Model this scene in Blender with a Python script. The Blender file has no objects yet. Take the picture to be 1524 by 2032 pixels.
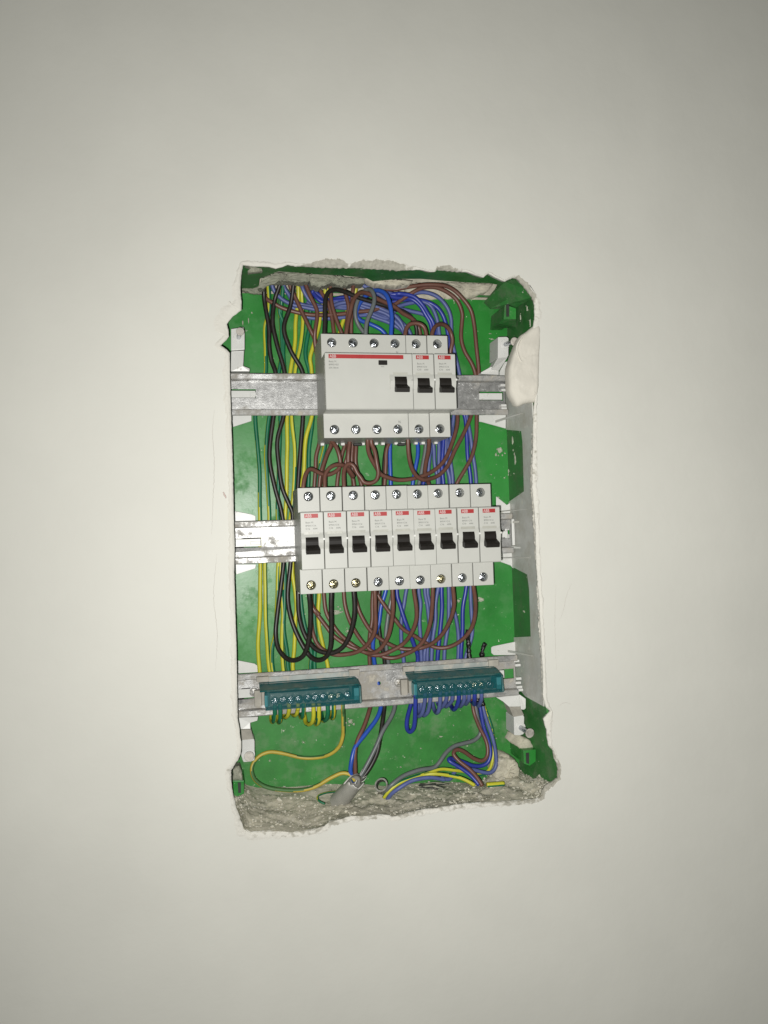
import bpy, bmesh, math, random
from mathutils import Vector, Matrix, noise
from mathutils.geometry import tessellate_polygon
random.seed(7)
sc = bpy.context.scene
COL = sc.collection
S = 0.001                                   # everything below is in millimetres
# ------------------------------------------------------------------ camera
RIGHT = Vector((0.97967167, -0.19782369, -0.0333048))
DOWN = Vector((-0.02787347, 0.03017757, -0.99915584))
FWD = Vector((0.19866175, 0.97977298, 0.02405008))
CAM = Vector((-46.711, -629.959, 6.314))
FPX = 1500.0
cd = bpy.data.cameras.new("camera")
cam = bpy.data.objects.new("camera", cd)
COL.objects.link(cam)
m3 = Matrix((RIGHT, -DOWN, -FWD)).transposed()
cam.matrix_world = Matrix.Translation(CAM * S) @ m3.to_4x4()
cd.sensor_fit = 'VERTICAL'
cd.sensor_height = 36.0
cd.lens = FPX / 2032.0 * 36.0
cd.clip_start = 0.01
cd.clip_end = 20
sc.camera = cam
# ------------------------------------------------------------------ light: the phone's flash plus the dim room
w = bpy.data.worlds.new("World")
sc.world = w
w.use_nodes = True
w.node_tree.nodes["Background"].inputs[0].default_value = (0.92, 0.96, 0.86, 1)
w.node_tree.nodes["Background"].inputs[1].default_value = 0.095
ld = bpy.data.lights.new("flash_lamp", 'AREA')
ld.shape = 'DISK'
ld.size = 0.0044
ld.energy = 4.55
ld.color = (1.0, 0.985, 0.955)
lo = bpy.data.objects.new("flash_lamp", ld)
COL.objects.link(lo)
lo.matrix_world = Matrix.Translation((CAM + RIGHT * -11 + DOWN * 10) * S) @ m3.to_4x4() @ Matrix.Rotation(math.radians(-24), 4, 'Y')
sc.view_settings.view_transform = 'Standard'
sc.view_settings.look = 'None'
sc.view_settings.exposure = 0.0
sc.view_settings.gamma = 1.0
sc.render.resolution_x = 768
sc.render.resolution_y = 1024
sc.render.engine = 'CYCLES'
sc.cycles.max_bounces = 6

# ------------------------------------------------------------------ measuring helpers (mm)
def ray(px, py):
    return RIGHT * ((px - 762) / FPX) + DOWN * ((py - 1016) / FPX) + FWD
def P(px, py, Y):                            # point of the photo on the upright plane at depth Y
    d = ray(px, py)
    return CAM + d * ((Y - CAM.y) / d.y)
def PX(px, py, X):                           # ... on the side wall plane at X
    d = ray(px, py)
    return CAM + d * ((X - CAM.x) / d.x)
Z4 = 360 / 1524
REG = dict(A=(420, 490, Z4), B=(740, 490, Z4), C=(420, 800, Z4), D=(740, 800, Z4), E=(420, 1100, Z4), F=(740, 1100, Z4),
           G=(420, 1340, Z4), H=(760, 1340, Z4), a=(510, 540, .098425), b=(640, 540, .098425), c=(770, 540, .098425),
           d=(590, 860, .098425), e=(720, 860, .098425), g=(840, 860, .098425), h=(660, 1160, .098425), i=(800, 1160, .098425),
           j=(520, 1160, .098425), k=(640, 1400, .13123), l=(860, 1390, .13123), m=(950, 540, .09186), n=(950, 640, .11814),
           o=(960, 1260, .16736), p=(790, 1370, .13123), r=(440, 1380, .1477), s=(500, 1320, .15748), t=(440, 490, .1083), X=(0, 0, 1))
def px(s):
    q = REG[s[0]]
    v = [float(t) for t in s[1:].split(',')]
    return (q[0] + v[0] * q[2], q[1] + v[1] * q[2], v[2] if len(v) > 2 else None)

# ------------------------------------------------------------------ materials
def mat(name, col, rough=.5, metal=0., var=.06, vscale=120, bump=0., bscale=400, dust=None, alpha=1., coat=0., spec=.5, speck=0.):
    m = bpy.data.materials.new(name); m.use_nodes = True
    nt = m.node_tree; N = nt.nodes; Lk = nt.links
    b = N["Principled BSDF"]
    b.inputs["Metallic"].default_value = metal
    b.inputs["Roughness"].default_value = rough
    b.inputs["Specular IOR Level"].default_value = spec
    b.inputs["Coat Weight"].default_value = coat
    geo = N.new("ShaderNodeNewGeometry")
    def tex(scale, detail=4, rough_=.6):
        t = N.new("ShaderNodeTexNoise"); t.inputs["Scale"].default_value = scale
        t.inputs["Detail"].default_value = detail; t.inputs["Roughness"].default_value = rough_
        Lk.new(geo.outputs["Position"], t.inputs["Vector"]); return t
    t1 = tex(vscale)
    mr = N.new("ShaderNodeMapRange"); mr.inputs["To Min"].default_value = 1 - var * 2; mr.inputs["To Max"].default_value = 1 + var * 2
    mr.inputs["From Min"].default_value = .25; mr.inputs["From Max"].default_value = .75
    Lk.new(t1.outputs["Fac"], mr.inputs["Value"])
    mul = N.new("ShaderNodeVectorMath"); mul.operation = 'SCALE'
    mul.inputs[0].default_value = col[:3]; Lk.new(mr.outputs[0], mul.inputs["Scale"])
    out = mul.outputs[0]
    rr = N.new("ShaderNodeMapRange"); rr.inputs["To Min"].default_value = max(.02, rough - .08); rr.inputs["To Max"].default_value = min(1, rough + .1)
    Lk.new(t1.outputs["Fac"], rr.inputs["Value"]); rout = rr.outputs[0]
    met = None
    if dust:                                 # dried plaster / cement splashes: colour, amount, scale
        for dcol, thr, dsc, soft in dust:
            t2 = tex(dsc, 6, .68)
            mk = N.new("ShaderNodeMapRange"); mk.inputs["From Min"].default_value = thr; mk.inputs["From Max"].default_value = thr + soft
            Lk.new(t2.outputs["Fac"], mk.inputs["Value"])
            mx = N.new("ShaderNodeMix"); mx.data_type = 'RGBA'
            Lk.new(mk.outputs[0], mx.inputs["Factor"]); Lk.new(out, mx.inputs["A"]); mx.inputs["B"].default_value = (*dcol, 1)
            out = mx.outputs["Result"]
            m2 = N.new("ShaderNodeMix"); m2.data_type = 'FLOAT'
            Lk.new(mk.outputs[0], m2.inputs["Factor"]); Lk.new(rout, m2.inputs["A"]); m2.inputs["B"].default_value = .85
            rout = m2.outputs["Result"]
            if metal:
                m4 = N.new("ShaderNodeMix"); m4.data_type = 'FLOAT'
                Lk.new(mk.outputs[0], m4.inputs["Factor"])
                if met is None: m4.inputs["A"].default_value = metal
                else: Lk.new(met, m4.inputs["A"])
                m4.inputs["B"].default_value = 0.
                met = m4.outputs["Result"]
    Lk.new(out, b.inputs["Base Color"]); Lk.new(rout, b.inputs["Roughness"])
    if met is not None: Lk.new(met, b.inputs["Metallic"])
    if bump:
        t3 = tex(bscale, 6, .65)
        bp = N.new("ShaderNodeBump"); bp.inputs["Strength"].default_value = 1; bp.inputs["Distance"].default_value = bump * S
        Lk.new(t3.outputs["Fac"], bp.inputs["Height"]); Lk.new(bp.outputs[0], b.inputs["Normal"])
    b.inputs["Alpha"].default_value = alpha
    return m
CEM = (.42, .40, .34)
M = {}
M['wall'] = mat('white_wall_paint', (.69, .683, .622), .62, var=.02, vscale=9, bump=.25, bscale=55, spec=.35)
M['green'] = mat('green_plastic', (.026, .225, .034), .36, var=.10, vscale=25, bump=.12, bscale=90,
                 dust=[((.07, .25, .07), .50, 30, .25), ((.34, .42, .30), .66, 75, .05), ((.66, .66, .56), .685, 240, .02)])
M['green_low'] = mat('dusty_green_plastic', (.034, .215, .036), .5, var=.12, vscale=40, bump=.15, bscale=120,
                     dust=[((.17, .27, .14), .50, 60, .3), ((.55, .55, .46), .66, 230, .03)])
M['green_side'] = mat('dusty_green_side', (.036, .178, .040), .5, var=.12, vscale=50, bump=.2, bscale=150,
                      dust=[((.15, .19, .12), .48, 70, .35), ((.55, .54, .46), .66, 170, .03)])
M['liner'] = mat('grey_liner_plastic', (.58, .585, .55), .38, var=.04, vscale=30, bump=.05, bscale=60, dust=[((.47, .46, .40), .44, 45, .25), ((.70, .68, .61), .61, 130, .06)])
M['whitep'] = mat('white_bracket_plastic', (.66, .66, .63), .35, var=.03, vscale=60, dust=[((.44, .42, .36), .64, 120, .08)])
M['module'] = mat('light_grey_breaker_plastic', (.495, .497, .458), .40, var=.012, vscale=60, spec=.4)
M['side'] = mat('breaker_side_plastic', (.42, .42, .37), .33, var=.06, vscale=90, bump=.15, bscale=160)
M['toggle'] = mat('black_toggle_plastic', (.013, .011, .009), .5, var=.1, vscale=300, spec=.22)
M['red'] = mat('red_print', (.36, .022, .022), .45, var=.03)
M['whitepr'] = mat('white_print', (.62, .55, .53), .5)
M['greypr'] = mat('grey_print', (.11, .115, .105), .6)
M['steel'] = mat('zinc_screw_steel', (.46, .48, .50), .18, metal=1., var=.25, vscale=700, bump=.35, bscale=900)
M['brass'] = mat('yellow_zinc_screw', (.50, .47, .33), .20, metal=1., var=.25, vscale=700, bump=.35, bscale=900)
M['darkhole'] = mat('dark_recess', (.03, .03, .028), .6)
M['black'] = mat('black_insulation', (.020, .017, .014), .42, var=.15, vscale=200, dust=[((.16, .15, .13), .70, 400, .05)])
M['tape'] = mat('black_tape', (.010, .009, .009), .3, var=.3, vscale=300, bump=.6, bscale=300, dust=[((.3, .28, .25), .72, 500, .02)])
M['brown'] = mat('brown_insulation', (.140, .062, .044), .40, var=.07, vscale=90, dust=[((.32, .24, .19), .72, 300, .05)])
M['blue'] = mat('dusty_blue_insulation', (.088, .115, .290), .45, var=.10, vscale=80, dust=[((.30, .32, .42), .70, 250, .06)])
M['dblue'] = mat('blue_insulation', (.026, .044, .290), .36, var=.07, vscale=90, dust=[((.28, .30, .45), .75, 250, .04)])
M['mblue'] = mat('bright_blue_insulation', (.024, .085, .420), .33, var=.05, vscale=90)
M['grey'] = mat('grey_insulation', (.135, .150, .150), .36, var=.06, vscale=80)
M['yellow'] = mat('yellow_insulation', (.52, .51, .035), .38, var=.05, vscale=80, dust=[((.40, .36, .15), .70, 300, .05)])
M['ygreen'] = mat('green_insulation', (.010, .150, .070), .40, var=.08, vscale=80)
M['dyellow'] = mat('dull_yellow_insulation', (.48, .37, .055), .45, var=.08, vscale=80)
M['dgreen'] = mat('dull_green_insulation', (.07, .17, .055), .45, var=.08, vscale=80)
M['sheath'] = mat('grey_cable_sheath', (.33, .325, .29), .55, var=.09, vscale=90, bump=.1, bscale=200, dust=[(CEM, .62, 120, .1)])
M['sheathcut'] = mat('cut_sheath_edge', (.62, .61, .56), .6)
M['teal'] = mat('teal_cover_plastic', (.010, .125, .138), .12, var=.06, vscale=80, alpha=.32)
M['tealtop'] = mat('dusty_teal_plastic', (.012, .110, .114), .35, var=.1, vscale=80, dust=[((.16, .20, .17), .44, 90, .25)])
M['tealcap'] = mat('pale_teal_plastic', (.07, .30, .33), .35, var=.05)
M['bar'] = mat('terminal_metal', (.20, .22, .20), .4, metal=.4, var=.1)
M['concrete'] = mat('broken_concrete', (.50, .47, .375), .92, var=.14, vscale=90, bump=.35, bscale=330,
                    dust=[((.56, .53, .44), .60, 170, .04), ((.31, .295, .23), .66, 95, .05)], spec=.15)
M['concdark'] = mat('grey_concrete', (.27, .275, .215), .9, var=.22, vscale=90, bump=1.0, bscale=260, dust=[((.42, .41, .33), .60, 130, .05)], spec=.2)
M['lump'] = mat('cream_plaster', (.635, .605, .53), .75, var=.04, vscale=40, bump=.5, bscale=70, spec=.3)
M['crack'] = mat('crack_grey_cream', (.62, .59, .53), .9)  # hairline cracks, a grey-cream slightly darker than the wall paint
M['smear'] = mat('pink_smear', (.66, .52, .47), .8)
M['crumb'] = mat('plaster_crumb', (.54, .515, .43), .9, var=.3, vscale=60, bump=.3, bscale=500)
def rail_mat(name, thr, thr2, base=.62, rough=.36, spang=.8):
    m = mat(name, (base, base, base * .98), rough, metal=.62, var=.14, vscale=170, bump=.10, bscale=900,
            dust=[((.34, .32, .28), thr, 60, .16), ((.46, .43, .36), thr2, 120, .06)])
    nt = m.node_tree
    vo = nt.nodes.new("ShaderNodeTexVoronoi"); vo.inputs["Scale"].default_value = 420     # zinc spangle
    geo = [n for n in nt.nodes if n.type == 'NEW_GEOMETRY'][0]
    nt.links.new(geo.outputs["Position"], vo.inputs["Vector"])
    bp = [n for n in nt.nodes if n.type == 'BUMP'][0]
    b2 = nt.nodes.new("ShaderNodeBump"); b2.inputs["Strength"].default_value = spang; b2.inputs["Distance"].default_value = .00025
    nt.links.new(vo.outputs["Color"], b2.inputs["Height"]); nt.links.new(bp.outputs[0], b2.inputs["Normal"])
    nt.links.new(b2.outputs[0], nt.nodes["Principled BSDF"].inputs["Normal"])
    return m
M['rail1'] = rail_mat('galvanised_rail', .60, .68, .42, .34, 1.)
M['rail2'] = rail_mat('clean_galvanised_rail', .56, .66, .34, .42, 1.)
M['rail3'] = rail_mat('cement_stained_rail', .44, .60, .44)
M['railfl'] = rail_mat('stained_rail_lip', .44, .60, .45)
# plaster rim: plaster, with bare concrete where the "grit" attribute says it has broken off
def rim_material():
    m = bpy.data.materials.new('broken_plaster_edge'); m.use_nodes = True
    nt = m.node_tree; N = nt.nodes; L = nt.links; b = N["Principled BSDF"]
    b.inputs["Roughness"].default_value = .85; b.inputs["Specular IOR Level"].default_value = .25
    at = N.new("ShaderNodeAttribute"); at.attribute_name = 'grit'
    geo = N.new("ShaderNodeNewGeometry")
    t = N.new("ShaderNodeTexNoise"); t.inputs["Scale"].default_value = 230; t.inputs["Detail"].default_value = 6; L.new(geo.outputs["Position"], t.inputs["Vector"])
    ad = N.new("ShaderNodeMath"); ad.operation = 'MULTIPLY_ADD'; L.new(t.outputs["Fac"], ad.inputs[0]); ad.inputs[1].default_value = 1.3
    sb = N.new("ShaderNodeMath"); sb.operation = 'ADD'; L.new(at.outputs["Fac"], sb.inputs[0]); sb.inputs[1].default_value = -.65; L.new(sb.outputs[0], ad.inputs[2])
    mr = N.new("ShaderNodeMapRange"); mr.inputs["From Min"].default_value = .40; mr.inputs["From Max"].default_value = .62; L.new(ad.outputs[0], mr.inputs["Value"])
    t2 = N.new("ShaderNodeTexNoise"); t2.inputs["Scale"].default_value = 400; t2.inputs["Detail"].default_value = 5; L.new(geo.outputs["Position"], t2.inputs["Vector"])
    r1 = N.new("ShaderNodeMix"); r1.data_type = 'RGBA'; L.new(t2.outputs["Fac"], r1.inputs["Factor"]); r1.inputs["A"].default_value = (.24, .23, .19, 1); r1.inputs["B"].default_value = (.56, .54, .46, 1)
    r2 = N.new("ShaderNodeMix"); r2.data_type = 'RGBA'; L.new(t2.outputs["Fac"], r2.inputs["Factor"]); r2.inputs["A"].default_value = (.66, .64, .575, 1); r2.inputs["B"].default_value = (.73, .715, .65, 1)
    mx = N.new("ShaderNodeMix"); mx.data_type = 'RGBA'; L.new(mr.outputs[0], mx.inputs["Factor"]); L.new(r2.outputs["Result"], mx.inputs["A"]); L.new(r1.outputs["Result"], mx.inputs["B"])
    L.new(mx.outputs["Result"], b.inputs["Base Color"])
    bp = N.new("ShaderNodeBump"); bp.inputs["Distance"].default_value = .0005; L.new(t2.outputs["Fac"], bp.inputs["Height"]); L.new(bp.outputs[0], b.inputs["Normal"])
    return m
M['rim'] = rim_material()

# ------------------------------------------------------------------ object helpers
def tag(o, label=None, cat=None, group=None, kind=None):
    if label: o['label'] = label
    if cat: o['category'] = cat
    if group: o['group'] = group
    if kind: o['kind'] = kind
    return o
def thing(name, loc, label, cat, group=None):
    o = bpy.data.objects.new(name, None); COL.objects.link(o)
    o.location = Vector(loc) * S; o.empty_display_size = .01
    return tag(o, label, cat, group)
def wloc(o):                                  # world place of a parent chain (no rotations baked before parenting)
    v = Vector(o.location); q = o.parent
    while q is not None: v = v + q.location; q = q.parent
    return v
def mesh(name, verts, faces, mats, parent=None, fm=None, smooth=False, bevel=0., local=False, solid=0.):
    """verts in mm; world coordinates, or relative to the parent when local"""
    vs = [Vector(v) for v in verts]
    lo_ = Vector([min(v[i] for v in vs) for i in range(3)]); hi_ = Vector([max(v[i] for v in vs) for i in range(3)])
    c = (lo_ + hi_) / 2
    me = bpy.data.meshes.new(name)
    me.from_pydata([(v - c) * S for v in vs], [], faces)
    if not isinstance(mats, (list, tuple)): mats = [mats]
    for m in mats: me.materials.append(m)
    if fm: me.polygons.foreach_set("material_index", fm)
    if smooth: me.polygons.foreach_set("use_smooth", [True] * len(me.polygons))
    me.update()
    o = bpy.data.objects.new(name, me); COL.objects.link(o)
    if parent is not None:
        o.parent = parent
        o.location = c * S if local else c * S - wloc(parent)
    else: o.location = c * S
    if solid:
        md = o.modifiers.new("solid", 'SOLIDIFY'); md.thickness = solid * S; md.offset = 1
    if bevel:
        md = o.modifiers.new("bevel", 'BEVEL'); md.width = bevel * S; md.segments = 2; md.limit_method = 'ANGLE'; md.angle_limit = math.radians(38)
    return o
def box(a, b):
    x0, y0, z0 = a; x1, y1, z1 = b
    v = [(x0, y0, z0), (x1, y0, z0), (x1, y1, z0), (x0, y1, z0), (x0, y0, z1), (x1, y0, z1), (x1, y1, z1), (x0, y1, z1)]
    f = [(0, 3, 2, 1), (4, 5, 6, 7), (0, 1, 5, 4), (1, 2, 6, 5), (2, 3, 7, 6), (3, 0, 4, 7)]
    return v, f
def merge(parts):
    V = []; F = []
    for v, f in parts:
        n = len(V); V += list(v); F += [tuple(i + n for i in q) for q in f]
    return V, F
def prism(front, depth, axis=(0, 1, 0)):
    """front: list of 3D points (may differ in depth); extruded by depth along axis"""
    n = len(front); ax = Vector(axis) * depth
    v = [Vector(q) for q in front] + [Vector(q) + ax for q in front]
    f = []
    tri = tessellate_polygon([[Vector(q) for q in front]])
    for t in tri: f.append(tuple(t)); f.append(tuple(i + n for i in reversed(t)))
    for k in range(n): f.append((k, k + n, (k + 1) % n + n, (k + 1) % n))
    return v, f
def fix(v, f, weld=False):
    bm = bmesh.new()
    bv = [bm.verts.new(q) for q in v]
    for q in f:
        try: bm.faces.new([bv[i] for i in q])
        except ValueError: pass
    if weld: bmesh.ops.remove_doubles(bm, verts=bm.verts, dist=1e-4)
    bmesh.ops.recalc_face_normals(bm, faces=bm.faces)
    bm.verts.index_update()
    V = [q.co.copy() for q in bm.verts]; F = [tuple(u.index for u in q.verts) for q in bm.faces]
    bm.free()
    return V, F
def cyl(c, axis, r, h, n=20, r2=None, caps=True):
    ax = Vector(axis).normalized(); u = ax.orthogonal().normalized(); w_ = ax.cross(u); c = Vector(c)
    r2 = r if r2 is None else r2
    v = [c + (u * math.cos(t) + w_ * math.sin(t)) * r for t in [2 * math.pi * k / n for k in range(n)]]
    v += [c + ax * h + (u * math.cos(t) + w_ * math.sin(t)) * r2 for t in [2 * math.pi * k / n for k in range(n)]]
    f = [(k, (k + 1) % n, (k + 1) % n + n, k + n) for k in range(n)]
    if caps: f += [tuple(range(n - 1, -1, -1)), tuple(range(n, 2 * n))]
    return v, f
def spline(pts, step=1.3):
    out = []; n = len(pts)
    for k in range(n - 1):
        p0 = pts[k - 1] if k else pts[0] * 2 - pts[1]; p1 = pts[k]; p2 = pts[k + 1]; p3 = pts[k + 2] if k + 2 < n else p2 * 2 - p1
        # centripetal Catmull-Rom
        d1 = max((p1 - p0).length, 1e-3) ** .5; d2 = max((p2 - p1).length, 1e-3) ** .5; d3 = max((p3 - p2).length, 1e-3) ** .5
        m1 = (p1 - p0) / d1 - (p2 - p0) / (d1 + d2) + (p2 - p1) / d2
        m2 = (p2 - p1) / d2 - (p3 - p1) / (d2 + d3) + (p3 - p2) / d3
        m1 *= d2; m2 *= d2
        q = max(2, int((p2 - p1).length / step))
        for a in range(q):
            t = a / q; t2 = t * t; t3 = t2 * t
            out.append(p1 * (2 * t3 - 3 * t2 + 1) + m1 * (t3 - 2 * t2 + t) + p2 * (-2 * t3 + 3 * t2) + m2 * (t3 - t2))
    out.append(pts[-1].copy())
    return out
def tube(line, r, n=10, rf=None, caps=True):
    """returns verts, faces, ring count; ring angle 0 faces the front of the panel"""
    V = []; F = []; u = Vector((0, -1, 0)); N = len(line)
    for k, c in enumerate(line):
        t = (line[min(k + 1, N - 1)] - line[max(k - 1, 0)])
        t = t.normalized() if t.length > 1e-6 else Vector((0, 0, 1))
        f0 = Vector((0, -1, 0)); fp = f0 - t * f0.dot(t)
        up = u - t * u.dot(t)
        if up.length < 1e-4: up = t.orthogonal()
        up.normalize()
        if fp.length > .35: up = (up * .4 + fp.normalized() * .6).normalized()
        u = up; v = t.cross(u)
        rr = r * (rf(k / (N - 1)) if rf else 1)
        for a in range(n):
            th = 2 * math.pi * a / n
            V.append(c + (u * math.cos(th) + v * math.sin(th)) * rr)
    for k in range(N - 1):
        for a in range(n):
            b_ = (a + 1) % n
            F.append((k * n + a, k * n + b_, (k + 1) * n + b_, (k + 1) * n + a))
    if caps: F.append(tuple(range(n - 1, -1, -1))); F.append(tuple(range((N - 1) * n, N * n)))
    return V, F

# ------------------------------------------------------------------ the wall and its broken opening
WY = -40.0
RIM = """A265,150,4,0 A330,160,6,0 A480,165,6,0 A540,180,5,0 A600,165,6,0 A640,148,6,0 A700,160,5,.3 A820,160,7,.7 A900,165,13,1
A960,165,17,1 A1010,168,22,1 A1060,168,20,1 A1110,168,13,1 A1160,172,7,.6 A1240,168,13,1 A1300,172,18,1 B20,180,19,1
B120,182,21,1 B200,190,16,.9 B270,190,10,.7 B340,188,7,.4 B400,190,4,0 B480,208,3,0 B520,208,3,0 B550,186,7,.8 B600,190,9,1 B640,195,10,1 B700,200,5,.7 B800,210,4,0 B860,235,3,0
B930,255,3,0 B970,222,4,0 B1040,260,4,0 B1110,290,3,0 B1180,255,5,.3 B1215,260,7,.8 B1270,320,9,.9 B1340,410,10,.7 B1362,480,11,.4 B1362,600,10,.3 B1345,680,7,0
B1370,800,4,0 B1370,1000,3,0 B1370,1200,3,0 B1355,1330,4,0 D1350,100,6,.4 D1350,300,6,.3 D1345,500,8,.4 D1342,700,8,.3 D1360,900,8,.2 D1370,1100,6,.3 D1375,1300,7,.3
F1385,200,6,.2 F1400,400,6,.2 F1415,700,6,.2 F1430,1000,5,.1 F1432,1200,6,0 o740,866,7,0 o790,905,5,.2 o760,940,9,.2 o715,1000,16,.2 o730,1080,12,.2 o752,1130,8,.3
o760,1240,6,.3 o775,1320,6,.3 o830,1380,5,.5 o840,1460,6,.6 o870,1530,8,.6 o890,1600,7,.8 o890,1700,5,.8 o810,1760,7,.9 o740,1800,6,.9 o700,1850,4,.8 o690,1920,4,.7 o620,1950,5,.6
o540,1960,5,.6 H1050,1060,5,.6 H900,1070,5,.5 H700,1080,6,.4 H500,1110,5,.5 H350,1130,6,.4 H200,1160,5,.5 H80,1195,5,.4 G1500,1180,4,.4 G1400,1172,4,.4 G1250,1190,5,.6 G1180,1182,5,.3
G1100,1210,5,.5 G1000,1230,5,.6 G950,1270,6,.5 G850,1300,6,.5 G700,1320,6,.4 G600,1315,7,.4 G450,1310,7,.4 G330,1320,8,.3 G270,1290,9,.3 G240,1200,7,.3 G210,1120,5,.2
G190,1040,4,.1 G175,970,4,.1 G165,880,6,.4 G166,800,7,.4 G200,745,5,.2 G220,720,5,.1 G246,660,6,0 G250,600,5,0 G250,560,5,0 G240,520,5,0 G235,450,5,0 G220,360,6,0
E215,1100,7,0 E210,800,7,0 E200,500,6,0 E190,150,6,0 C195,1200,7,0 C185,900,6,0 C180,600,5,0 C170,300,6,0 C165,100,6,0 A160,1300,7,0 A155,1050,8,0 A152,890,6,0 A125,858,4,0
A78,825,6,0 A125,780,6,0 A145,750,8,0 A140,690,12,0 A128,648,14,0 A170,590,16,0 A250,530,14,0 A252,470,9,0 A245,400,9,0 A243,340,9,0 A247,270,8,0 A255,200,6,0""".split()
inner = []; wid = []; grit = []
for q in RIM:
    v = q[1:].split(','); R_ = REG[q[0]]
    inner.append(P(R_[0] + float(v[0]) * R_[2], R_[1] + float(v[1]) * R_[2], WY)); wid.append(float(v[2]) / 2.45); grit.append(float(v[3]))
inner.append(inner[0].copy()); wid.append(wid[0]); grit.append(grit[0])
wid = [w_ * (1.8 if q_.z < -208 else 1.7 if q_.x < 0 else 1.3 if q_.x > 190 and g_ < .5 else 1) for w_, q_, g_ in zip(wid, inner, grit)]
den = []; dw = []; dg = []
for k in range(len(inner) - 1):                 # densify with a jagged break line
    a, b_ = inner[k], inner[k + 1]; q = max(1, int((b_ - a).length / .9))
    for s_ in range(q):
        t = s_ / q; den.append(a.lerp(b_, t)); dw.append(wid[k] * (1 - t) + wid[k + 1] * t); dg.append(grit[k] * (1 - t) + grit[k + 1] * t)
ND = len(den)
nrm = []
for k in range(ND):
    t = den[(k + 3) % ND] - den[k - 3]; nrm.append(Vector((-t.z, 0, t.x)).normalized())
# contour runs clockwise as seen from the front -> outward normal
cen = sum(den, Vector()) / ND
sgn = 1 if sum((den[k] - cen).dot(nrm[k]) for k in range(ND)) > 0 else -1
NR = 9
V = []; G = []
for k in range(ND):
    base = den[k]; nn = nrm[k] * sgn; g_ = dg[k]
    j1 = noise.noise(base * .35) * 1.0 + noise.noise(base * 1.3) * .5
    edge = base + nn * (j1 * (.16 + .5 * g_) + noise.noise(base * 2.2) * (.08 + .5 * g_))
    wd = max(.9, dw[k] * (1 + .35 * noise.noise(base * .22 + Vector((9, 0, 0)))) + noise.noise(base * .9 + Vector((3, 3, 3))) * .8)
    for s_ in range(NR):
        t = s_ / (NR - 1)
        p_ = edge + nn * wd * t
        dip = (1 - t) ** 2.2 * (.7 + 2.8 * g_) * (0.65 + .7 * abs(noise.noise(p_ * .25)))
        if 0 < s_ < NR - 1: dip += (noise.noise(p_ * .8) * .7 + noise.noise(p_ * 2.1) * .35) * (.16 + 1.0 * g_)
        dip -= (.75 - .5 * g_) * math.sin(math.pi * t) ** 1.2 * (.7 + .8 * noise.noise(base * .08))     # the plaster lip stands proud
        if s_ == NR - 1: dip = 0
        V.append((p_.x, WY + max(dip, -.9), p_.z)); G.append(g_ * (1 if t < .75 else max(0, 1 - (t - .75) * 4)))
rimV = [Vector(v) for v in V]
F = []
for k in range(ND):
    k2 = (k + 1) % ND
    for s_ in range(NR - 1): F.append((k * NR + s_, k2 * NR + s_, k2 * NR + s_ + 1, k * NR + s_ + 1))
# the lip goes back from the break line
nb = len(V)
for k in range(ND):
    q = rimV[k * NR]; nn = nrm[k] * sgn
    V.append((q.x + nn.x * .4, q.y + 1.6, q.z + nn.z * .4)); V.append((q.x + nn.x * 1.6, -33.5, q.z + nn.z * 1.6)); G += [dg[k], dg[k]]
for k in range(ND):
    k2 = (k + 1) % ND
    F.append((k * NR, nb + 2 * k, nb + 2 * k2, k2 * NR)); F.append((nb + 2 * k, nb + 2 * k + 1, nb + 2 * k2 + 1, nb + 2 * k2))
# wall face
out = [rimV[k * NR + NR - 1] for k in range(ND)]
BX = 1500
rect = [Vector((-BX, WY, -BX)), Vector((BX, WY, -BX)), Vector((BX, WY, BX)), Vector((-BX, WY, BX))]
tri = tessellate_polygon([[Vector((v.x, v.z, 0)) for v in rect], [Vector((v.x, v.z, 0)) for v in out]])
allv = rect + out
wv, wf = fix(allv, [tuple(t) for t in tri])
wall = mesh('wall', wv, wf, M['wall'])
tag(wall, 'white painted plaster wall around the broken opening', kind='structure')
rv, rf_ = V, F
rim = mesh('broken_plaster_edge', rv, rf_, M['rim'], wall, smooth=True)
atr = rim.data.attributes.new('grit', 'FLOAT', 'POINT'); atr.data.foreach_set('value', G)
def flatline(name, path, r, m, Y=WY, zs=.35):
    pts = [P(*px(q)[:2], Y) for q in path.split()]
    ln = spline(pts, .8)
    ln = [q + Vector((noise.noise(q * .6) * .5, 0, noise.noise(q * .6 + Vector((5, 0, 0))) * .3)) for q in ln]
    v, f = tube(ln, r, 5, rf=lambda t: .25 + .75 * math.sin(math.pi * min(max(t, .02), .98)) * (.7 + .5 * noise.noise(Vector((t * 20, 0, 0)))))
    v = [Vector((q.x, Y + (q.y - Y) * zs, q.z)) for q in v]
    return mesh(name, v, f, m, wall, smooth=True)
flatline('hairline_crack', 'C20,60 C8,250 C22,500 C10,850 C0,1100', .28, M['crack'])
flatline('hairline_crack', 'X430,1100 X424,1180 X431,1260 X428,1330', .22, M['crack'])
flatline('hairline_crack', 'X1134,1158 X1124,1182 X1118,1210 X1110,1232', .22, M['crack'])
flatline('hairline_crack', 'X1106,1402 X1122,1394 X1134,1398', .2, M['crack'])
flatline('hairline_crack', 'X1103,1160 X1101,1240 X1104,1330', .2, M['crack'])
flatline('pink_smear', 'C95,745 C105,765 C120,800', .9, M['smear'], zs=.1)
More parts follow.
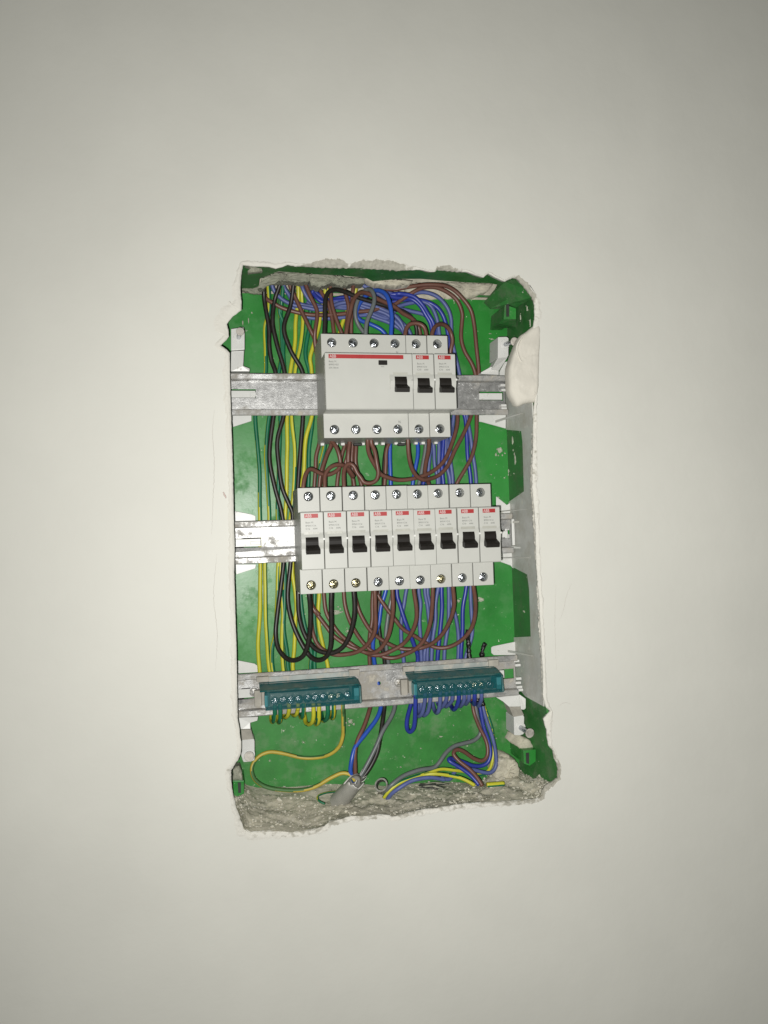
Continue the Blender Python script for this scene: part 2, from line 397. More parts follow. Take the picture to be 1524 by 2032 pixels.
# ------------------------------------------------------------------ recessed green box
XL, XR, ZT, ZB, YB = -57.0, 204.6, 217.6, -226.0, 28.0
boxT = thing('enclosure_box', (70, YB, ZB), 'green plastic recessed enclosure sunk in the wall, open at the front', 'enclosure')
def grid_panel(c0, cu, cv, nu, nv, amp, m, name, parent, solid=2., **kw):
    V = []; F = []
    n_ = Vector(cu).cross(Vector(cv)).normalized()
    for a in range(nu + 1):
        for b_ in range(nv + 1):
            q = Vector(c0) + Vector(cu) * (a / nu) + Vector(cv) * (b_ / nv)
            V.append(q + n_ * noise.noise(q * .012) * amp)
    for a in range(nu):
        for b_ in range(nv):
            i0 = a * (nv + 1) + b_; F.append((i0, i0 + nv + 1, i0 + nv + 2, i0 + 1))
    return mesh(name, V, F, m, parent, smooth=True, **kw)
# back panel in one sheet per third, the lowest dusty with cement
zt_b = P(900, 594, YB).z
zl = P(760, 1400, YB).z
grid_panel((XL, YB, zl), (XR + 6 - XL, 0, 0), (0, 0, zt_b - zl), 20, 30, .8, M['green'], 'back_panel', boxT)
grid_panel((XL, YB, ZB), (XR + 6 - XL, 0, 0), (0, 0, zl - ZB), 20, 10, .8, M['green_low'], 'lower_back_panel', boxT)
# side walls
def wallx(y, z):                             # the thin side wall bulges outward near the top and bottom of its open edge
    a = 5.5 * max(0, (z - 105) / 115); t = min(1, max(0, (-138 - z) / 55))
    return XR + a + 9.5 * t * t * (3 - 2 * t) * (YB - y) / 68
V = []; F = []; NY, NZ = 14, 90
for sh in (0, 1.8):
    for a in range(NY + 1):
        for b_ in range(NZ + 1):
            y = WY + 3.0 + (YB + 2 - WY - 3.0) * a / NY; z = ZB + (ZT + 6 - ZB) * b_ / NZ
            V.append((wallx(y, z) + sh, y, z))
for a in range(NY):
    for b_ in range(NZ):
        i0 = a * (NZ + 1) + b_; k = (NY + 1) * (NZ + 1)
        F.append((i0, i0 + 1, i0 + NZ + 2, i0 + NZ + 1)); F.append((k + i0, k + i0 + NZ + 1, k + i0 + NZ + 2, k + i0 + 1))
for b_ in range(NZ): F.append((b_, b_ + (NY + 1) * (NZ + 1), b_ + 1 + (NY + 1) * (NZ + 1), b_ + 1))
mesh('side_wall', V, F, M['green_side'], boxT, smooth=False)
v, f = box((XL - 2, WY + 3.2, ZB), (XL, YB + 2, ZT + 6)); mesh('side_wall', v, f, M['green_side'], boxT)
# top wall with a knocked-out opening (traced on its underside)
def PZ(pxx, pyy, Z):
    d = ray(pxx, pyy); return CAM + d * ((Z - CAM.z) / d.z)
kn = [PZ(*px(q)[:2], ZT) for q in 'A395,330 A400,270 A470,240 A560,205 A700,215 A820,222 A900,232 A1100,240 A1300,262 B0,290 B200,270 B400,268 B600,285 B800,300 B980,305 B1050,318'.split()]
back = [Vector((195, YB - .3, ZT)), Vector((-26, YB - .3, ZT))]
hole = [Vector((q.x, min(max(q.y, -30), YB - 1), ZT)) for q in kn] + back
outer = [Vector((XL, WY + 3.0, ZT)), Vector((XR + 5, WY + 3.0, ZT)), Vector((XR + 5, YB + 1, ZT)), Vector((XL, YB + 1, ZT))]
tri = tessellate_polygon([[Vector((q.x, q.y, 0)) for q in outer], [Vector((q.x, q.y, 0)) for q in hole]])
vv, ff = fix(outer + hole, [tuple(t) for t in tri])
tw = mesh('top_wall', vv, ff, M['green_side'], boxT, solid=1.8)
# raw concrete chase above the knock-out
def rough_sheet(name, c0, cu, cv, nu, nv, amp, m, parent=None, sc_=.12):
    V = []; F = []; n_ = Vector(cu).cross(Vector(cv)).normalized()
    for a in range(nu + 1):
        for b_ in range(nv + 1):
            q = Vector(c0) + Vector(cu) * (a / nu) + Vector(cv) * (b_ / nv)
            V.append(q + n_ * (noise.noise(q * sc_) * amp + noise.noise(q * sc_ * 4) * amp * .4))
    for a in range(nu):
        for b_ in range(nv):
            i0 = a * (nv + 1) + b_; F.append((i0, i0 + nv + 1, i0 + nv + 2, i0 + 1))
    return mesh(name, V, F, m, parent, smooth=True)
chase = rough_sheet('concrete_chase', (XL + 8, YB + 5, ZT - 14), (252, 0, 0), (0, 0, 60), 120, 30, 1.6, M['concrete'])
tag(chase, 'bare broken concrete of the cable chase above the enclosure', kind='structure')
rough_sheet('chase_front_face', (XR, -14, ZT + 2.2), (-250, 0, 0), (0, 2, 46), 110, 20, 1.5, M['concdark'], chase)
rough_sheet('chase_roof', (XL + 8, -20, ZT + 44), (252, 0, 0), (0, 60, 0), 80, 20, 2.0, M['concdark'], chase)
rough_sheet('niche_side', (XR + 17, YB + 4, ZB - 12), (0, -66, 0), (0, 0, 500), 30, 150, 1.2, M['concrete'], chase)
rough_sheet('niche_side', (XL - 5, WY + 4, ZB - 12), (0, 66, 0), (0, 0, 500), 30, 150, 1.0, M['concrete'], chase)
# mortar crusts on the edge of the knock-out
def crust(path, Y0, Y1, m, parent, name='mortar_crust', th=3.0, amp=1.1):
    """a rough slab whose outline is traced at depth Y0 and which runs back to Y1"""
    o2 = [P(*px(q)[:2], Y0) for q in path.split()]
    ln = []
    for k in range(len(o2)):
        a = o2[k]; b_ = o2[(k + 1) % len(o2)]; q = max(1, int((b_ - a).length / 1.5))
        for s_ in range(q): ln.append(a.lerp(b_, s_ / q))
    c = sum(ln, Vector()) / len(ln); V = []; n = len(ln); rings = [1.0, 1.02, .9, .7, .45, .2]
    dep = [Y1, Y0 + .8, Y0, Y0 - .4, Y0 - .6, Y0 - .7]
    for rr, dd in zip(rings, dep):
        for q in ln:
            v = c + (q - c) * rr; v.y = dd
            v += Vector((noise.noise(v * .5), noise.noise(v * .6 + Vector((7, 0, 0))), noise.noise(v * .5 + Vector((0, 7, 0))))) * amp
            v += Vector((noise.noise(v * 1.5), noise.noise(v * 1.7) * 1.4, noise.noise(v * 1.4 + Vector((0, 7, 0))))) * amp * .6
            V.append(v)
    F = []
    for k in range(len(rings) - 1):
        for a in range(n): F.append((k * n + a, k * n + (a + 1) % n, (k + 1) * n + (a + 1) % n, (k + 1) * n + a))
    V.append(Vector((c.x, Y0 - .7, c.z))); q = (len(rings) - 1) * n
    for a in range(n): F.append((q + a, q + (a + 1) % n, len(V) - 1))
    vv, ff = fix(V, F)
    return mesh(name, vv, ff, m, parent, smooth=(m is not M['concdark']))
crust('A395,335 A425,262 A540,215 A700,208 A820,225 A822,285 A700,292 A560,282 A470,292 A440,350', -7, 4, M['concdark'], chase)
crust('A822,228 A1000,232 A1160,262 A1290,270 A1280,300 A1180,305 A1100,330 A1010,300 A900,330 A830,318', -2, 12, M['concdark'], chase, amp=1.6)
crust('A1290,258 A1335,266 B0,280 B180,272 B330,285 B300,318 B100,322 B10,305 A1335,292', -4, 8, M['concrete'], chase, amp=.9)
crust('B560,300 B760,300 B1010,312 B960,372 B880,400 B790,425 B640,430 B560,380', 23, 33, M['concrete'], chase, amp=.9)
crust('B240,300 B560,300 B600,430 B420,440 B300,380', 25, 33, M['concrete'], chase, amp=.9)
crust('A250,335 A420,325 A440,395 A330,385 A255,360', 24, 30, M['concdark'], chase, amp=.7)
crust('t400,330 t520,350 t720,390 t740,440 t600,455 t480,470 t470,430 t520,400 t510,360', -33, -28, M['concdark'], chase, amp=.5)

# corner posts of the box
def poly_part(name, pts, depth, m, parent, bevel=.35):
    fr = [P(*px(q)[:2], px(q)[2]) for q in pts.split()]
    v, f = prism(fr, depth); v, f = fix(v, f)
    return mesh(name, v, f, m, parent, bevel=bevel)
poly_part('corner_post', 'm565,700,-8 m810,780,-8 m810,1020,-8 m540,1020,-8', 36, M['green_side'], boxT)
poly_part('post_face', 'm668,735,-8.6 m805,790,-8.6 m805,1015,-8.6 m668,1015,-8.6', .5, M['green'], boxT, .1)
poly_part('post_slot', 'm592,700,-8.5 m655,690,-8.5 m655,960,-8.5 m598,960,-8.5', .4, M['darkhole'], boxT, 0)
poly_part('post_gusset', 'm130,640,24 m350,370,6 m560,210,-14 m620,590,-10 m650,680,-9 m480,780,-4 m270,780,10', 3, M['green_side'], boxT)
poly_part('post_gusset', 'm560,210,-14 m690,140,-30 m830,110,-37 m1000,330,-37 m1180,540,-37 m1000,650,-22 m815,760,-9 m650,680,-9 m620,590,-10', 3, M['green_side'], boxT)
poly_part('post_foot', 'm290,1190,14 m420,1110,-2 m540,1020,-8 m810,1020,-8 m815,1190,6', 3, M['green_side'], boxT)
poly_part('corner_post', 'o470,1372,-5 o618,1358,-5 o618,1500,-5 o548,1552,-5 o480,1528,-5', 33, M['green'], boxT)
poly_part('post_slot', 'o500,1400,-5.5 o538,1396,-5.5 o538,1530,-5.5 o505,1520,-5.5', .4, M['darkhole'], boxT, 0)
crust('o470,1364 o340,1290 o298,1250 o330,1180 o400,1180 o540,1245 o600,1345 o560,1362', 2, 12, M['concrete'], boxT, 'cement_cap', amp=.7)
poly_part('corner_post', 'r150,1145,-6 r300,1145,-6 r300,1320,-6 r180,1375,-6 r160,1340,-6', 30, M['green'], boxT)
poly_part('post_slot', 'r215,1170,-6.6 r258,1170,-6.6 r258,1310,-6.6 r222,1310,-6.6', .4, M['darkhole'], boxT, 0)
crust('r150,1150 r148,1010 r180,960 r235,950 r262,1010 r285,1145', -4, 6, M['concdark'], boxT, 'cement_cap', amp=.5)

# dried plaster splashes
def splash(q, r_, n_, ez=1., side=False, seed=1):
    rnd = random.Random(seed); x, y, _ = px(q)
    c = PX(x, y, XR - .12) if side else P(x, y, YB - 1.0)
    V = []; F = []
    for k in range(n_):
        rr = r_ * (1 if k == 0 else rnd.random() ** 2 * .5 + .08); a = rnd.random() * 6.28; d = 0 if k == 0 else r_ * rnd.uniform(.5, 2.2)
        u0, v0 = d * math.cos(a), d * math.sin(a) * ez; m_ = 11; i0 = len(V)
        for lay in (0, 1):
            for t in range(m_):
                an = 6.283 * t / m_; w_ = rr * (1 if lay == 0 else .6) * (.65 + .6 * noise.noise(Vector((math.cos(an) * 1.6 + k, math.sin(an) * 1.6, seed))) + .3)
                u_, v_ = u0 + w_ * math.cos(an), v0 + w_ * math.sin(an) * ez; h_ = .1 if lay == 0 else -.45
                V.append((c.x + h_ * (1 if side else 0), c.y + (u_ if side else h_), c.z + v_) if side else (c.x + u_, c.y + h_, c.z + v_))
        for t in range(m_): F.append((i0 + t, i0 + (t + 1) % m_, i0 + m_ + (t + 1) % m_, i0 + m_ + t))
        F.append(tuple(range(i0 + m_, i0 + 2 * m_)))
    V, F = fix(V, F); mesh('plaster_splash', V, F, M['splash'], boxT)
M['splash'] = mat('dried_plaster_splash', (.42, .44, .34), .85, var=.2, vscale=300)
for k, (q, r_, n_, ez, sd) in enumerate((('X992,893', 2.6, 16, 1.1, 0), ('X1001,948', .9, 4, 1, 0), ('X975,942', .7, 7, .7, 0), ('X990,987', .8, 3, 1, 0), ('X955,1190', 2.4, 7, .8, 0), ('X910,1192', 1.8, 12, .7, 0),
        ('X668,1215', 3.0, 14, .8, 0), ('X690,1252', 1.2, 8, 1, 0), ('X637,1240', 1.2, 6, 1.2, 0), ('X695,1432', 2.0, 12, 1, 0), ('X745,1478', 1.2, 6, .7, 0), ('X843,1196', .6, 6, 1.5, 0), ('X902,1227', .7, 5, 1.4, 0), ('t550,1205', .8, 2, 1.3, 0),
        ('t490,1350', .5, 1, 6, 0), ('t385,1385', .7, 2, 3.5, 0), ('X972,662', 1.3, 4, .3, 0), ('X976,673', 1.5, 7, .5, 0), ('X901,595', .7, 7, 2, 0), ('X898,630', .6, 9, 2.4, 0), ('X897,648', .6, 6, 2, 0), ('X915,1300', .8, 3, 1.5, 0),
        ('X875,1462', 1.5, 5, .5, 0), ('X795,1522', .6, 8, 1.2, 0), ('X835,1485', .6, 9, 1, 0), ('X602,1473', 1., 10, .8, 0), ('X535,1510', .8, 8, 1, 0), ('X930,1470', .7, 9, 1, 0), ('X985,1465', .6, 6, 1, 0), ('X900,1440', .6, 9, 1, 0),
        ('X1017,875', 1.6, 3, 2.6, 1), ('X1022,912', 1.8, 3, 2.6, 1), ('X1009,935', 1.0, 3, 2, 1), ('X1020,940', .6, 5, 1, 1), ('X1040,1214', .9, 8, 1, 1), ('X1046,612', 1, 5, 2, 1), ('X1052,640', 1.1, 5, 3.4, 1), ('X1033,630', .9, 4, 3, 1))):
    splash(q, r_, n_, ez, bool(sd), 50 + k)
# grey inner liner along the right wall, with two windows cut into its back edge
XN = XR - 1.2
def sidept(q):
    x, y, _ = px(q); v = PX(x, y, XN); return (min(v.y, YB - 1.0), v.z)
w1 = [sidept(q) for q in ('D1112,225', 'D1245,235', 'D1256,330', 'D1268,740', 'D1135,830')]
w2 = [sidept(q) for q in ('F1160,100', 'F1295,170', 'F1312,300', 'F1325,690', 'F1195,702')]
top = P(1020, 735, 0).z
bot_b = PX(1042, 1382, XN); bot_f = PX(1082, 1404, XN)
pl = [(YB - 1, top), (WY + 4, top), (WY + 4, bot_f.z), (bot_b.y, bot_b.z), (YB - 1, bot_b.z + 6)]
pl += [(YB - 1, w2[-1][1])] + [w2[3], w2[2], w2[1]] + [(YB - 1, w2[0][1])]
pl += [(YB - 1, w1[-1][1])] + [w1[3], w1[2], w1[1]] + [(YB - 1, w1[0][1])]
linT = thing('inner_liner', (XN, YB, -140), 'pale grey plastic liner against the right inner wall with two cut-out windows', 'liner')
v, f = prism([(XN, a, b_) for a, b_ in pl], .9, (1, 0, 0)); v, f = fix(v, f)
mesh('liner_sheet', v, f, M['liner'], linT, bevel=.2)
def tab(pts, th=1.6, m='whitep', name='rail_tab'):
    return poly_part(name, pts, th, M[m], linT, .3)
tab('n10,1555,24 n455,1545,24 n455,1780,24 n60,1672,24 n10,1665,24')
tab('X985,985,24 X1006,1002,24 X1020,992,24 X1020,1052,24 X985,1052,24')
tab('X985,1060,24 X1020,1060,24 X1019,1128,24 X1013,1122,24 X985,1112,24')
tab('o90,150,24 o110,135,24 o402,75,24 o402,240,24 o120,240,24 o92,215,24')
def fin(a, b_, t_=1.0, d=14):
    A_ = P(*px(a)[:2], px(a)[2]); B_ = P(*px(b_)[:2], px(b_)[2])
    v = [A_, B_, B_ + Vector((0, 0, -t_ * .4)), A_ + Vector((0, 0, -t_)), A_ + Vector((0, 2, 0)), B_ + Vector((0, 2, 0)), B_ + Vector((0, 2, -t_ * .4)), A_ + Vector((0, 2, -t_))]
    f = [(0, 1, 2, 3), (7, 6, 5, 4), (0, 4, 5, 1), (3, 2, 6, 7), (0, 3, 7, 4), (1, 5, 6, 2)]
    v, f = fix(v, f); return mesh('liner_rib', v, f, M['liner'], linT)
fin('n290,1640,22', 'n735,1512,-20', 2.2); fin('X990,1014,22', 'X1046,1010,-20'); fin('X995,1106,22', 'X1050,1106,-20'); fin('o290,180,22', 'o590,245,-20', 2.0)
fin('D1110,990,18', 'D1235,990,2', 3); fin('D1110,1190,18', 'D1240,1210,2', 3)
for q in ((1004, 1052, 16), (1018, 1052, 10)):
    a = P(q[0], q[1] - 22, q[2]); b_ = P(q[0] + 2, q[1] + 30, q[2])
    v, f = box((a.x - 1.2, a.y, b_.z), (a.x + 1.2, a.y + 6, a.z)); mesh('liner_rib', v, f, M['whitep'], linT, bevel=.3)
for q in ('n370,1050', 'n385,1130', 'n380,1390', 'n385,1440', 'o360,310', 'o375,360', 'o385,520', 'o380,570', 'o395,620', 'o405,655'):
    x, y, _ = px(q); a = P(x, y, 3); v, f = box((a.x, a.y, a.z - 1.2), (a.x + 5, a.y + 5, a.z + 1.0)); mesh('liner_tooth', v, f, M['whitep'], linT, bevel=.3)
linL = thing('rail_support_tabs', (-46, YB, 0), 'thin white plastic carrier tabs at the left ends of the rails', 'bracket')
for q in ('C170,95,22 C335,95,22 C335,150,22 C180,200,22', 'C190,905,22 C330,932,22 C370,950,22 C370,990,22 C190,1000,22', 'C200,1355,22 C375,1355,22 C368,1388,22 C205,1440,22',
          'E215,890,22 E360,918,22 E385,935,22 E390,990,22 E215,1000,22'):
    poly_part('rail_tab', q, 1.6, M['whitep'], linL, .3)

# ------------------------------------------------------------------ concrete ledge along the bottom
bk = [px(q)[:2] for q in 'X455,1545 G240,880 G300,925 G400,945 G560,935 G700,935 G820,925 G950,915 G1100,915 G1300,920 H20,930 H130,920 H300,905 H460,895 H600,900 H760,910 H850,880 H930,800 H1010,765 H1100,775 H1180,800 H1240,760 H1300,720 H1420,770 H1500,800'.split()]
fr = [px(q)[:2] for q in 'X455,1600 G210,1120 G240,1200 G270,1292 G330,1325 G450,1315 G600,1320 G700,1325 G850,1305 G1000,1235 G1180,1188 G1400,1178 H80,1200 H200,1165 H350,1135 H500,1115 H700,1085 H900,1075 H1050,1065 o540,1965 o640,1955 o700,1900 o720,1840 o810,1770 o900,1700'.split()]
def lerp_list(L_, t):
    q = t * (len(L_) - 1); i0 = min(int(q), len(L_) - 2); t = q - i0
    return (L_[i0][0] * (1 - t) + L_[i0 + 1][0] * t, L_[i0][1] * (1 - t) + L_[i0 + 1][1] * t)
NU, NV = 300, 60
V = []; F = []
for a in range(NU + 1):
    t = a / NU
    B_ = P(*lerp_list(bk, t), YB - 1.5); Fp = P(*lerp_list(fr, t), WY)
    nf = Fp.copy()
    for b_ in range(NV + 1):
        s_ = b_ / NV
        q = B_.lerp(Fp, s_)
        am = math.sin(math.pi * min(1, s_ * 1.02)) * .8 + .2
        h = noise.noise(q * .06) * 3.4 + noise.noise(q * .2 + Vector((3, 0, 0))) * 1.3 + noise.noise(q * .6) * .6 + noise.noise(q * 1.6) * .35
        q = q + Vector((noise.noise(q * .5) * .8, 0, h * am - 1.0 * math.sin(math.pi * s_)))
        if s_ > .93: q.y = WY + (1 - s_) / .07 * 4.3 + .6; 
        V.append(q)
for a in range(NU):
    for b_ in range(NV):
        i0 = a * (NV + 1) + b_; F.append((i0, i0 + 1, i0 + NV + 2, i0 + NV + 1))
ledgeV = V
ledge = mesh('concrete_ledge', V, F, M['concrete'], smooth=True)
tag(ledge, 'crumbled concrete ledge at the bottom of the opening', kind='structure')
def ledge_at(t, s_): return ledgeV[int(t * NU) * (NV + 1) + int(s_ * NV)]
# loose crumbs
V = []; F = []
ico = [(0, 0, 1), (.894, 0, .447), (.276, .851, .447), (-.724, .526, .447), (-.724, -.526, .447), (.276, -.851, .447), (.724, .526, -.447), (-.276, .851, -.447), (-.894, 0, -.447), (-.276, -.851, -.447), (.724, -.526, -.447), (0, 0, -1)]
icf = [(0, 1, 2), (0, 2, 3), (0, 3, 4), (0, 4, 5), (0, 5, 1), (1, 6, 2), (2, 7, 3), (3, 8, 4), (4, 9, 5), (5, 10, 1), (2, 6, 7), (3, 7, 8), (4, 8, 9), (5, 9, 10), (1, 10, 6), (7, 6, 11), (8, 7, 11), (9, 8, 11), (10, 9, 11), (6, 10, 11)]
for k in range(1900):
    t = random.random() * .97 + .01; s_ = random.random() ** .8 * .93
    c = ledge_at(t, s_); rr = .25 + random.random() ** 3 * 1.3
    if random.random() < .03: rr *= 1.8
    n = len(V); sx = Vector((random.uniform(.7, 1.5), random.uniform(.7, 1.3), random.uniform(.4, .9)))
    an = random.random() * 6.28
    for q in ico:
        x, y, z = q[0] * sx.x, q[1] * sx.y, q[2] * sx.z; j = random.uniform(.75, 1.2)
        V.append(c + Vector((x * math.cos(an) - y * math.sin(an), x * math.sin(an) + y * math.cos(an), z)) * rr * j + Vector((0, 0, rr * .25)))
    F += [tuple(i + n for i in q) for q in icf]
cr = mesh('mortar_crumbs', V, F, M['crumb']); tag(cr, 'loose mortar crumbs scattered on the concrete ledge', kind='stuff')
# bigger lumps of mortar at the right end
def lumpy(name, pts, Y0, Y1, m, label, cat, amp=1.2):
    o = crust(pts, Y0, Y1, m, None, name, amp=amp); tag(o, label, cat); return o
lumpy('mortar_lump', 'l1000,830 l1050,805 l1150,830 l1165,900 l1100,930 l1020,900', 12, 26, M['concrete'], 'rounded pale mortar blob topping the rubble at lower right', 'mortar', .6)
lumpy('mortar_lump', 'l985,930 l1030,890 l1180,890 l1240,900 l1300,1010 l1290,1150 l1200,1220 l1060,1240 l930,1180 l960,1050', 6, 26, M['concrete'], 'rough chunk of broken mortar beside the blue wires at lower right', 'mortar', 1.8)
# raised crust of plaster along the inside of the right edge
def ridge(path, r_, seed):
    ln = spline([P(*px(q)[:2], px(q)[2]) for q in path.split()], 1.0)
    v, f = tube(ln, r_, 10, rf=lambda t: .6 + 1.0 * abs(noise.noise(Vector((t * 30, seed, 0)))))
    v = [a + Vector((noise.noise(a * .5), noise.noise(a * .6 + Vector((4, 0, 0))), noise.noise(a * .7))) * 1.1 for a in v]
    v, f = fix(v, f); mesh('plaster_crust', v, f, M['crustpl'], wall, smooth=True)
M['crustpl'] = mat('dusty_plaster_crust', (.50, .48, .42), .9, var=.2, vscale=120, bump=.5, bscale=300, dust=[((.66, .64, .57), .55, 120, .05)])
ridge('X1059,835,-34 X1057,900,-33 X1055,960,-34 X1059,1010,-35 X1062,1060,-34 X1064,1110,-35', 1.5, 1)
ridge('X1066,1130,-35 X1068,1180,-35 X1071,1240,-35 X1075,1300,-35 X1077,1350,-35 X1078,1390,-35', 1.3, 2)
ridge('X1064,560,-36 X1066,590,-36 X1066,620,-36 X1063,650,-36', 1.2, 3)
# smeared lump of plaster over the right edge of the opening
def plaster_lump():
    o2 = [P(*px(q)[:2], WY + 2) for q in 'n1010,10 n900,70 n790,160 n700,220 n650,330 n590,480 n540,620 n505,740 n498,850 n505,960 n510,1100 n525,1180 n560,1260 n610,1340 n650,1400 n700,1400 n760,1368 n850,1350 n950,1330 n985,1230 n990,1150 n995,1050 n1000,900 n1005,700 n1015,500 n1030,300 n1040,120'.split()]
    ln = spline(o2 + [o2[0]], 1.6)[:-1]
    c = sum(ln, Vector()) / len(ln); n = len(ln); V = []; K = 22
    V += [Vector((c.x + (q.x - c.x) * .97, -28, c.z + (q.z - c.z) * .97)) for q in ln]
    A1, A2 = P(*px('n650,400')[:2], WY), P(*px('n830,700')[:2], WY); B1 = P(*px('n830,760')[:2], WY)
    c1 = P(*px('n870,380')[:2], WY); c2 = P(*px('n700,1000')[:2], WY); c3 = P(*px('n960,950')[:2], WY)
    for k in range(K):
        rr = 1 - k / K
        for q in ln:
            v = c + (q - c) * rr
            y = WY + 3.6 - 3.6 * (1 - rr ** 14)
            d1 = (v - Vector((c1.x, v.y, c1.z))); e1 = (d1.x / 25) ** 2 + (d1.z / 38) ** 2
            if e1 < 1: y -= 1.0 * (1 - e1 ** 8) ** .5 if e1 < .999 else 0
            d3 = (v - Vector((c3.x, v.y, c3.z))); e3 = (d3.x / 20) ** 2 + (d3.z / 20) ** 2
            if e3 < 1: y -= .9 * (1 - e3 ** 8) ** .5
            y += noise.noise(v * .10) * .9 + noise.noise(v * .45) * .18
            V.append(Vector((v.x, y, v.z)))
    F = []
    for k in range(K):
        for a in range(n): F.append((k * n + a, k * n + (a + 1) % n, (k + 1) * n + (a + 1) % n, (k + 1) * n + a))
    V.append(Vector((c.x, V[-1].y, c.z))); q = K * n
    for a in range(n): F.append((q + a, q + (a + 1) % n, len(V) - 1))
    v, f = fix(V, F)
    o = mesh('plaster_lump', v, f, M['lump'], smooth=True)
    tag(o, 'cream blob of smeared plaster overhanging the right edge of the opening', 'plaster lump')
    for q, r_ in (('n790,180 n720,260 n655,370 n648,470 n670,560 n720,650 n800,705 n880,712', 1.1), ('n840,765 n795,850 n778,930 n795,1020 n830,1105', 1.0), ('n690,420 n700,450 n690,470', .7), ('n930,1130 n940,1180 n905,1230', 1.0)):
        ln = spline([P(*px(t)[:2], WY - 1.2) for t in q.split()], .8)
        v, f = tube(ln, r_, 8, rf=lambda t: .15 + .85 * math.sin(math.pi * min(max(t, .02), .98)))
        v, f = fix([Vector((a.x, WY - .6 + (a.y - WY + 1.2) * .75, a.z)) for a in v], f); mesh('plaster_fold', v, f, M['lump'], o, smooth=True)
plaster_lump()

# ------------------------------------------------------------------ DIN rails
def rail(zc, x0, x1, slots, holes, mweb, mlip, label):
    T = thing('din_rail', ((x0 + x1) / 2, 6, zc), label, 'rail', 'top hat rails across the enclosure')
    Y = 6.0
    o2 = [(x0, zc - 12), (x1, zc - 12), (x1, zc + 12), (x0, zc + 12)]
    lists = [[Vector((a, b_, 0)) for a, b_ in o2]]
    for sx0, sx1, sz0, sz1 in slots: lists.append([Vector((a, b_, 0)) for a, b_ in ((sx0, sz0), (sx0, sz1), (sx1, sz1), (sx1, sz0))])
    for hx, hz, hr in holes: lists.append([Vector((hx + hr * math.cos(t), hz + hr * math.sin(t), 0)) for t in [2 * math.pi * k / 14 for k in range(14)]])
    tri = tessellate_polygon(lists); flat = [q for l_ in lists for q in l_]
    v, f = fix([(q.x, Y, q.y) for q in flat], [tuple(t) for t in tri])
    mesh('rail_web', v, f, mweb, T, solid=.9)
    for sg in (1, -1):
        pr = [(Y, 12 * sg), (.6, 12.4 * sg), (0, 13 * sg), (-.2, 16.8 * sg), (.3, 17.5 * sg), (1.2, 17.5 * sg), (1.1, 13.4 * sg), (Y + .9, 12.9 * sg), (Y + .9, 12 * sg)]
        n = len(pr); NS = 60; V = []; F = []
        for k in range(NS + 1):
            x = x0 + (x1 - x0) * k / NS
            for y, z in pr: V.append((x, y + noise.noise(Vector((x * .08, zc, sg))) * .15, zc + z + noise.noise(Vector((x * .05, zc, sg * 3))) * .2))
        for k in range(NS):
            for a in range(n): F.append((k * n + a, k * n + (a + 1) % n, (k + 1) * n + (a + 1) % n, (k + 1) * n + a))
        F.append(tuple(range(n))); F.append(tuple(range(NS * n, NS * n + n)))
        v, f = fix(V, F); mesh('rail_lip', v, f, mlip, T)
    return T
Z1, Z2, Z3 = 122.0, 0.0, -124.6
xr1 = P(1007, 783, 0).x; xr2 = P(1018, 1059, 0).x; xr3 = P(1028, 1340, 0).x
def slot(a, b_, Y=6):
    q0 = P(*a, Y); q1 = P(*b_, Y); return (q0.x, q1.x, q1.z, q0.z)
R1 = rail(Z1, -54, xr1, [slot((440, 772), (508, 790)), slot((950, 777), (999, 795))], [], M['rail1'], M['railfl'], 'galvanised metal rail carrying the wide residual current breaker, uppermost of three')
R2 = rail(Z2, -52, xr2, [slot((446, 1069), (519, 1086)), slot((990, 1050), (1012, 1068))], [], M['rail2'], M['railfl'], 'bright galvanised metal rail carrying the row of nine breakers, middle of three')
q = P(752, 1356, 6)
R3 = rail(Z3, -52, xr3, [slot((450, 1368), (512, 1385)), slot((985, 1329), (1020, 1346))], [(q.x, q.z, 1.7)], M['rail3'], M['rail3'], 'cement stained metal rail carrying the two teal terminal blocks, lowest of three')
def pbox(name, a, b_, Y, d, m, parent, bevel=.3):
    q0 = P(*a, Y); q1 = P(*b_, Y); v, f = box((q0.x, Y, q1.z), (q1.x, Y + d, q0.z)); return mesh(name, v, f, m, parent, bevel=bevel)
for a, b_, T in (((440, 775), (507, 789), linL), ((951, 780), (997, 793), linT), ((446, 1071), (518, 1084), linL), ((994, 1054), (1008, 1066), linT), ((450, 1370), (511, 1383), linL), ((987, 1331), (1001, 1345), linT)):
    pbox('rail_clip', a, b_, 5.0, 8, M['whitep'], T)
pbox('clip_catch', (496, 778), (508, 786), 4.2, 2, M['whitep'], linL); pbox('clip_catch', (497, 1074), (517, 1081), 4.2, 2, M['whitep'], linL); pbox('clip_catch', (953, 781), (961, 791), 4.2, 2, M['whitep'], linT)

